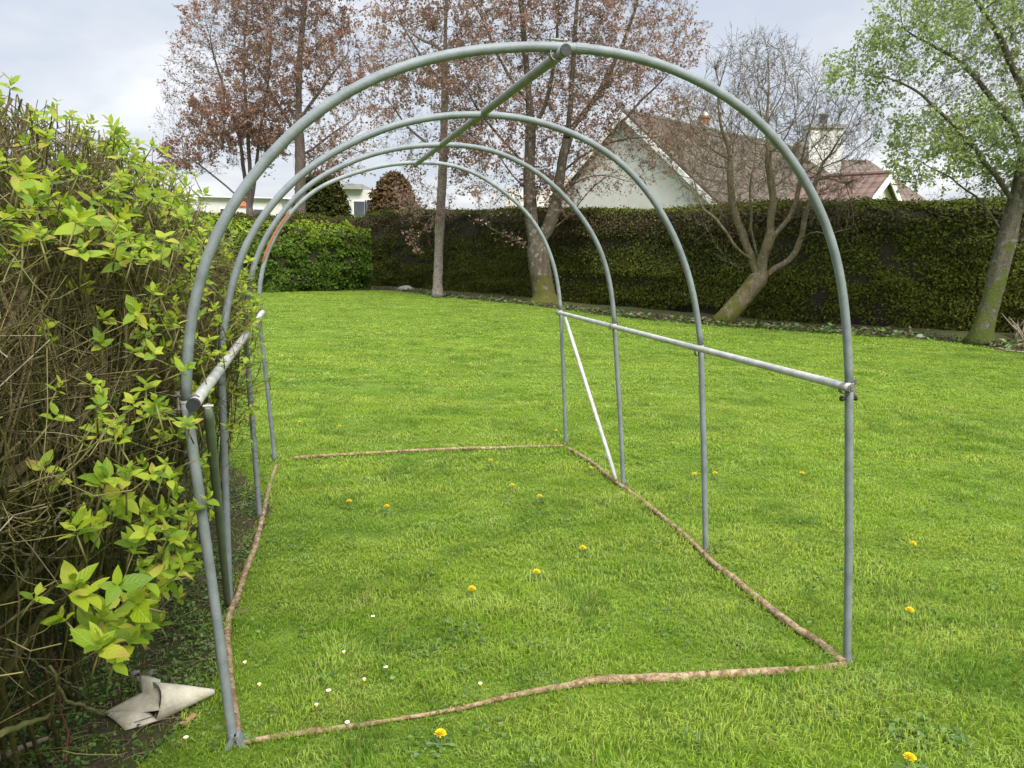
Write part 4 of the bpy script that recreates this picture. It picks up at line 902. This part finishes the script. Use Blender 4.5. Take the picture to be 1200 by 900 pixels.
# ---------------------------------------------------------------- small things
def plastic():
    c=gnd(193,838,0); T=root('torn_plastic_cone',c,'torn dirty white plastic cone lying on the soil by the front left foot','plastic cone')
    ax=nrm(gnd(250,826)-gnd(187,842)); tip=dep(249,809,gnd(249,826)[1]); L=.17; sd_=np.cross(ax,up)
    base_c=gnd(186,842)+up*.058; tip=base_c+ax*L+up*(-.012); g=Geo(); n=20; rows=7; V=[]
    for i in range(rows):
        t=i/(rows-1); cc=base_c*(1-t)+tip*t; r=.066*(1-t)+.006*t
        for j in range(n):
            a=2*np.pi*j/n; rr=r*(1+.05*math.sin(3*a+t*3)); V.append(cc+sd_*math.cos(a)*rr*.8+up*math.sin(a)*rr*1.0+ax*.010*math.sin(2*a)*(1-t))
    V=np.array(V); V[:,2]=np.maximum(V[:,2],.004); F=[]
    for i in range(rows-1):
        for j in range(n): F.append((i*n+j,i*n+(j+1)%n,(i+1)*n+(j+1)%n,(i+1)*n+j))
    o=g.add(V,np.array(F)).build('cone',M['plastic'],T,smooth=True)
    so_=o.modifiers.new('thick','SOLIDIFY'); so_.thickness=.002
    def sheet(px,nm,zs):
        P=[gnd(x,y)*[1,1,0]+[0,0,z] for (x,y),z in zip(px,zs)]
        a,b,c_,d_=[np.array(p) for p in P]; m=8; V=[]
        for i in range(m):
            for j in range(m):
                s=i/(m-1);t=j/(m-1); p=(a*(1-s)+b*s)*(1-t)+(d_*(1-s)+c_*s)*t; p=p+up*(.018*math.sin(s*3.1)*math.sin(t*2.5+.5)); V.append(p)
        V=np.array(V); V[:,2]=np.maximum(V[:,2],.004)
        F=[(i*m+j,i*m+j+1,(i+1)*m+j+1,(i+1)*m+j) for i in range(m-1) for j in range(m-1)]
        o=Geo().add(V,np.array(F)).build(nm,M['plastic'],T,smooth=True); s_=o.modifiers.new('thick','SOLIDIFY'); s_.thickness=.0018
    sheet([(120,838),(160,846),(188,846),(186,826)],'torn_flap',[.005,.03,.04,.075])
    sheet([(120,838),(147,858),(186,852),(165,838)],'torn_flap',[.006,.005,.02,.03])
    sheet([(168,838),(188,840),(190,826),(166,822)],'torn_flap',[.02,.05,.09,.095])
plastic()
# piece of wood and bits
q=[gnd(212,850,.010),gnd(219,845,.014),gnd(228,838,.012)]; V,F=ptube(resample(np.array(q),.008),[.004,.009,.010,.010,.009,.005][:len(resample(np.array(q),.008))] if len(resample(np.array(q),.008))<=6 else .009,6)
c=gnd(219,845); tag(Geo().add(V-c,F).build('wood_chip',M['wood']),'orange brown splinter of wood in the grass below the plastic cone','wood chip').location=tuple(c)
def stone(px,py,r,label,mat='stone',flat=.55,group=None):
    c=gnd(px,py); import bmesh
    bm=bmesh.new(); bmesh.ops.create_icosphere(bm,subdivisions=3,radius=1)
    for v in bm.verts:
        n=1+.35*(vnoise(v.co.x*1.7+px,v.co.y*1.7+v.co.z*2.1,px)-.5); v.co=v.co*n*r; v.co.z*=flat
    me=bpy.data.meshes.new('stone'); bm.to_mesh(me); bm.free(); me.materials.append(M[mat]); o=bpy.data.objects.new('stone',me); COL.objects.link(o); o.location=(c[0],c[1],r*flat*.35); tag(o,label,'stone',group)
    for p in me.polygons: p.use_smooth=True
stone(475,341,.34,'low mossy stone at the hedge foot left of the slim tree','stone',.45)
stone(166,797,.020,'pale pebble on the soil behind the plastic cone',group='pebbles on the soil'); stone(177,790,.022,'larger pale pebble just behind the torn plastic flap',group='pebbles on the soil'); stone(242,752,.014,'small pale pebble left of the front left leg',group='pebbles on the soil')
stone(158,790,.017,'leftmost pale pebble of the three behind the cone',group='pebbles on the soil'); stone(1078,396,.10,'small pale stone at the conifer hedge foot left of the right tree')
# fallen sticks by the right tree
def stick(px,r,label,group,mat='dead_twig',name='fallen_branch',zz=None):
    P=[gnd(x,y,.02+.0*i)+up*(zz[i] if zz else .02) for i,(x,y) in enumerate(px)]; c=P[0]*[1,1,0]; q=resample(np.array(P),.05); q[1:-1]+=rng.normal(0,.006,(len(q)-2,3))
    V,F=ptube(q,np.linspace(r,r*.5,len(q)),7); g=Geo().add(V-c,F)
    for k in range(3,len(q)-1,4):
        d=nrm(rng.normal(0,1,3)+[0,0,.6]); V,F=ptube([q[k]-c,q[k]-c+d*r*7,q[k]-c+d*r*13+rng.normal(0,r,3)],[r*.45,r*.3,r*.15],5); g.add(V,F)
    o=g.build(name,M[mat],smooth=True); o.location=tuple(c); return tag(o,label,'branch',group)
G_='cut branches by the right tree'
stick([(1160,402),(1180,405),(1215,409)],.035,'long pale cut branch lying flat right of the mossy tree foot',G_)
stick([(1186,395),(1194,399),(1204,405)],.035,'pale branch propped with its cut end up right of the mossy tree',G_,zz=[.22,.14,.03])
stick([(1168,410),(1190,413),(1225,416)],.022,'thin lowest branch of the cut pile at the right edge',G_)
stick([(1190,399),(1192,392),(1194,386)],.02,'short upright dead branch among the cut pile',G_,zz=[0.0,.25,.5])
stick([(0,896),(30,884),(56,872)],.012,'thick dead stick on the soil in the near left corner','sticks under the shrub',name='fallen_stick')
stick([(10,858),(40,840),(75,822)],.003,'thin dark red stem lying low under the shrub at the left edge','sticks under the shrub','red_stem','fallen_stick',[.05,.04,.02])
stick([(78,895),(75,860),(70,830),(66,790)],.003,'thin red stem rising beneath the shrub in the near left corner','sticks under the shrub','red_stem','bramble_stem',[.01,.05,.1,.16])
# dandelions
def dandelion(px,py,label,r=.018,tilt=(0,0)):
    c=gnd(px,py,0); h=.045; c=c*[1,1,0]+[0,0,0]; c=gnd(px,py,h)*[1,1,0]; T=root('dandelion',c,label,'dandelion','dandelions in the lawn')
    V,F=ptube([c,c+[.004,.002,h*.6],c+[0,0,h]],[.002,.0018,.002],6); Geo().add(V,F).build('stalk',M['shrub_green'],T)
    P=[];D=[];N=[];S=[]
    gl_=Geo(); a0=rng.uniform(0,6)
    for j in range(6):
        a=a0+j*1.05+rng.normal(0,.2); dd=np.array([math.cos(a),math.sin(a),.12]); tv0=np.array([[0,-.03,0],[0,.03,0],[.35,.10,.05],[.5,.06,.06],[.72,.15,.04],[1,0,-.02],[.72,-.15,.04],[.5,-.06,.06],[.35,-.10,.05]])
        V,F=inst(tv0,[np.array([[0,1,2,8],[8,2,3,7],[7,3,4,6]]),np.array([[6,4,5]])],np.array([c+[0,0,.012]]),dd[None],up[None],np.array([rng.uniform(.035,.06)])); gl_.add(V,F,rv=np.full(len(V),rng.random()))
    gl_.build('leaves',M['weed'],T)
    for k in range(54):
        lv=k/54; a=k*2.399; el_=.15+lv*1.2; d=np.array([math.cos(a)*math.cos(el_)+tilt[0],math.sin(a)*math.cos(el_)+tilt[1],math.sin(el_)]); P.append(c+[0,0,h+.001*lv]); D.append(d); N.append(up+d*.1); S.append(r*(1-.25*lv))
    tv=np.array([[0,-.02,0],[0,.02,0],[1,.13,0],[1,-.13,0]]); V,F=inst(tv,[np.array([[0,1,2,3]])],np.array(P),np.array(D),np.array(N),np.array(S)); Geo().add(V,F).build('petals',M['dandelion'],T)
for px,py,lb in [(1066,716,'large open yellow dandelion alone on the lawn right of the near right leg'),(516,861,'yellow dandelion in front of the broken near base tube'),(1066,889,'yellow dandelion in the near right corner beside long grass'),
 (553,691,'yellow dandelion in mid lawn nearest behind the near base tube'),(629,671,'yellow dandelion right of centre inside the frame beside a dead stalk'),(683,643,'yellow dandelion inside the frame, closest to the open side base tube'),
 (453,594,'right one of two dandelions near the third left leg'),(409,588,'left one of two dandelions near the third left leg'),(600,569,'left one of two dandelions in the far part inside the frame'),(632,582,'right one of two dandelions in the far part inside the frame'),
 (351,495,'yellow dandelion behind the far end by the far left leg'),(838,555,'yellow dandelion just outside the open side beside the second right leg'),(814,556,'dandelion just left of the second right leg'),(940,555,'yellow dandelion on the open lawn left of the near right leg'),(1070,638,'small dandelion on the lawn to the right, behind the large one'),
 (692,549,'dandelion on the open side base tube near the diagonal brace'),(429,440,'yellow dandelion on the far lawn, leftmost of the far group'),(500,437,'middle dandelion of the far group behind the frame'),(513,440,'rightmost dandelion of the far group behind the frame'),(575,540,'small dandelion just inside the far base tube'),(651,505,'dandelion by the far right leg just behind the far base tube'),(398,500,'dandelion behind the far base tube left of centre'),(1068,410,'dandelion by the hedge border left of the right tree')]:
    dandelion(px,py,lb,.020 if py>600 else .018)
def daisy(px,py,label):
    h=.035; c=gnd(px,py,h)*[1,1,0]; T=root('daisy',c,label,'daisy','daisies in the lawn')
    V,F=ptube([c,c+[0,0,h]],[.0012,.0012],5); Geo().add(V,F).build('stalk',M['shrub_green'],T)
    k=np.arange(18); a=k*2*np.pi/18; e=rng.uniform(.1,.8); D=np.stack([np.cos(a)*np.cos(e),np.sin(a)*np.cos(e),np.full(18,math.sin(e))],1); tv=np.array([[.15,-.08,0],[.15,.08,0],[1,.15,0],[1,-.15,0]])
    V,F=inst(tv,[np.array([[0,1,2,3]])],np.repeat([c+[0,0,h]],18,0),D,np.repeat([up],18,0),np.full(18,.0085)); Geo().add(V,F).build('petals',M['petal'],T)
    V,F=ptube([c+[0,0,h-.001],c+[0,0,h+.002],c+[0,0,h+.004]],[.0045,.0042,.002],8); Geo().add(V,F).build('flower_centre',M['dandelion'],T)
for px,py,lb in [(218,865,'white daisy left of the front left foot below the plastic cone'),(304,803,'white daisy just right of the bent base tube'),(371,827,'white daisy nearest behind the near base tube on its left part'),(385,809,'white daisy just behind the nearest one left of centre'),
 (427,797,'white daisy left of centre, farther right than the pair'),(407,847,'tiny daisy against the near base tube'),(452,782,'white daisy with raised head left of centre'),(437,722,'white daisy in the middle of the frame floor'),(403,765,'small daisy between the pair and the middle one'),(563,802,'small daisy near the break in the near base tube'),(287,777,'daisy close to the bent base tube')]:
    daisy(px,py,lb)
# weeds and litter: countless
def weeds():
    g=Geo(); P=[];S=[]
    n=15000; u=rng.uniform(-1.2,.05,n); v=rng.uniform(-1.2,2.6,n); p=np.array([uv2w(a,b) for a,b in zip(u,v)]); k=(soilmask(p[:,0],p[:,1])>.4)&(fnoise(p[:,0]*3,p[:,1]*3,51,2)>.36); p=p[k]
    p=p[np.linalg.norm((p-gnd(172,842))[:,:2],axis=1)>.135]
    # rosettes and clover in the lawn
    m=260; y=rng.uniform(1.9,6,m); x=rng.uniform(-.7,.8,m)*y*.9; c=np.stack([x,y,0*x],1); c=c[soilmask(x,y)<.3]; c2=np.repeat(c,9,0)+rng.normal(0,.03,(len(c)*9,3))*[1,1,0]
    rx=np.concatenate([np.repeat([gnd(1080,862)],60,0)+rng.normal(0,.05,(60,3))*[1.3,1,0],np.repeat([gnd(540,750)],20,0)+rng.normal(0,.05,(20,3))*[1,1,0]])
    bx=rng.uniform(-4,12,900); by=yedge(bx)+rng.uniform(-.1,.9,900); bp=np.stack([bx,by,0*bx],1)
    for q,s0,s1,hz in((p,.008,.020,.025),(c2,.010,.022,.022),(rx,.016,.035,.02),(bp,.06,.14,.08)):
        q=np.repeat(q,2,0)+rng.normal(0,.012,(len(q)*2,3)); q[:,2]=np.abs(rng.normal(0,1,len(q)))*hz*.6+.006; n=len(q)
        D=nrm(rng.normal(0,1,(n,3))*[1,1,.4]+[0,0,.25]); N=nrm(rng.normal(0,.4,(n,3))+[0,0,1]); tv=np.array([[0,0,0],[.4,-.4,.05],[1,0,-.1],[.4,.4,.05]])
        V,F=inst(tv,[np.array([[0,1,2],[0,2,3]])],q,D,N,rng.uniform(s0,s1,n)); g.add(V,F,rv=np.repeat(rng.random(n),4))
    tag(g.build('ground_weeds',M['weed']),'small broad leaved weeds and clover among the grass and on the soil','weeds',kind='stuff')
    g=Geo(); n=2600; u=rng.uniform(-1.6,.0,n); v=rng.uniform(-1.4,3,n); p=np.array([uv2w(a,b) for a,b in zip(u,v)]); p=p[soilmask(p[:,0],p[:,1])>.35]
    bx=rng.uniform(-6,13,3200); by=yedge(bx)+rng.uniform(-.05,1.4,3200)**1.0; bp=np.stack([bx,by,0*bx],1)
    for q,s0,s1 in((p,.008,.028),(bp,.05,.12)):
        q=q.copy(); n=len(q); q[:,2]=rng.uniform(.008,.022,n)+(.05 if s1>.1 else 0)
        D=nrm(rng.normal(0,1,(n,3))*[1,1,.2]); N=nrm(rng.normal(0,.35,(n,3))+[0,0,1]); tv=np.array([[0,0,0],[.4,-.35,.12],[1,0,-.05],[.4,.35,.1]])
        V,F=inst(tv,[np.array([[0,1,2],[0,2,3]])],q,D,N,rng.uniform(s0,s1,n)); g.add(V,F,rv=np.repeat(rng.random(n),4))
    n=900; u=rng.uniform(-1.5,-.1,n); v=rng.uniform(-1.3,2.6,n); A=np.array([uv2w(a,b,.012) for a,b in zip(u,v)]); A=A[soilmask(A[:,0],A[:,1])>.4]; n=len(A); D=nrm(rng.normal(0,1,(n,3))*[1,1,.12]); L=rng.uniform(.03,.16,n)[:,None]
    V,F=tubes(np.stack([A,A+D*L*.5+[0,0,.008],A+D*L],1),np.full((n,3),.0016),4); V[:,2]=np.maximum(V[:,2],.006); g.add(V,F,rv=np.full(len(V),.8))
    tag(g.build('leaf_litter',M['litter']),'brown dead leaves and bits of twig on the bare soil','leaf litter',kind='stuff')
weeds()
done()
print('total',time.time()-T0)
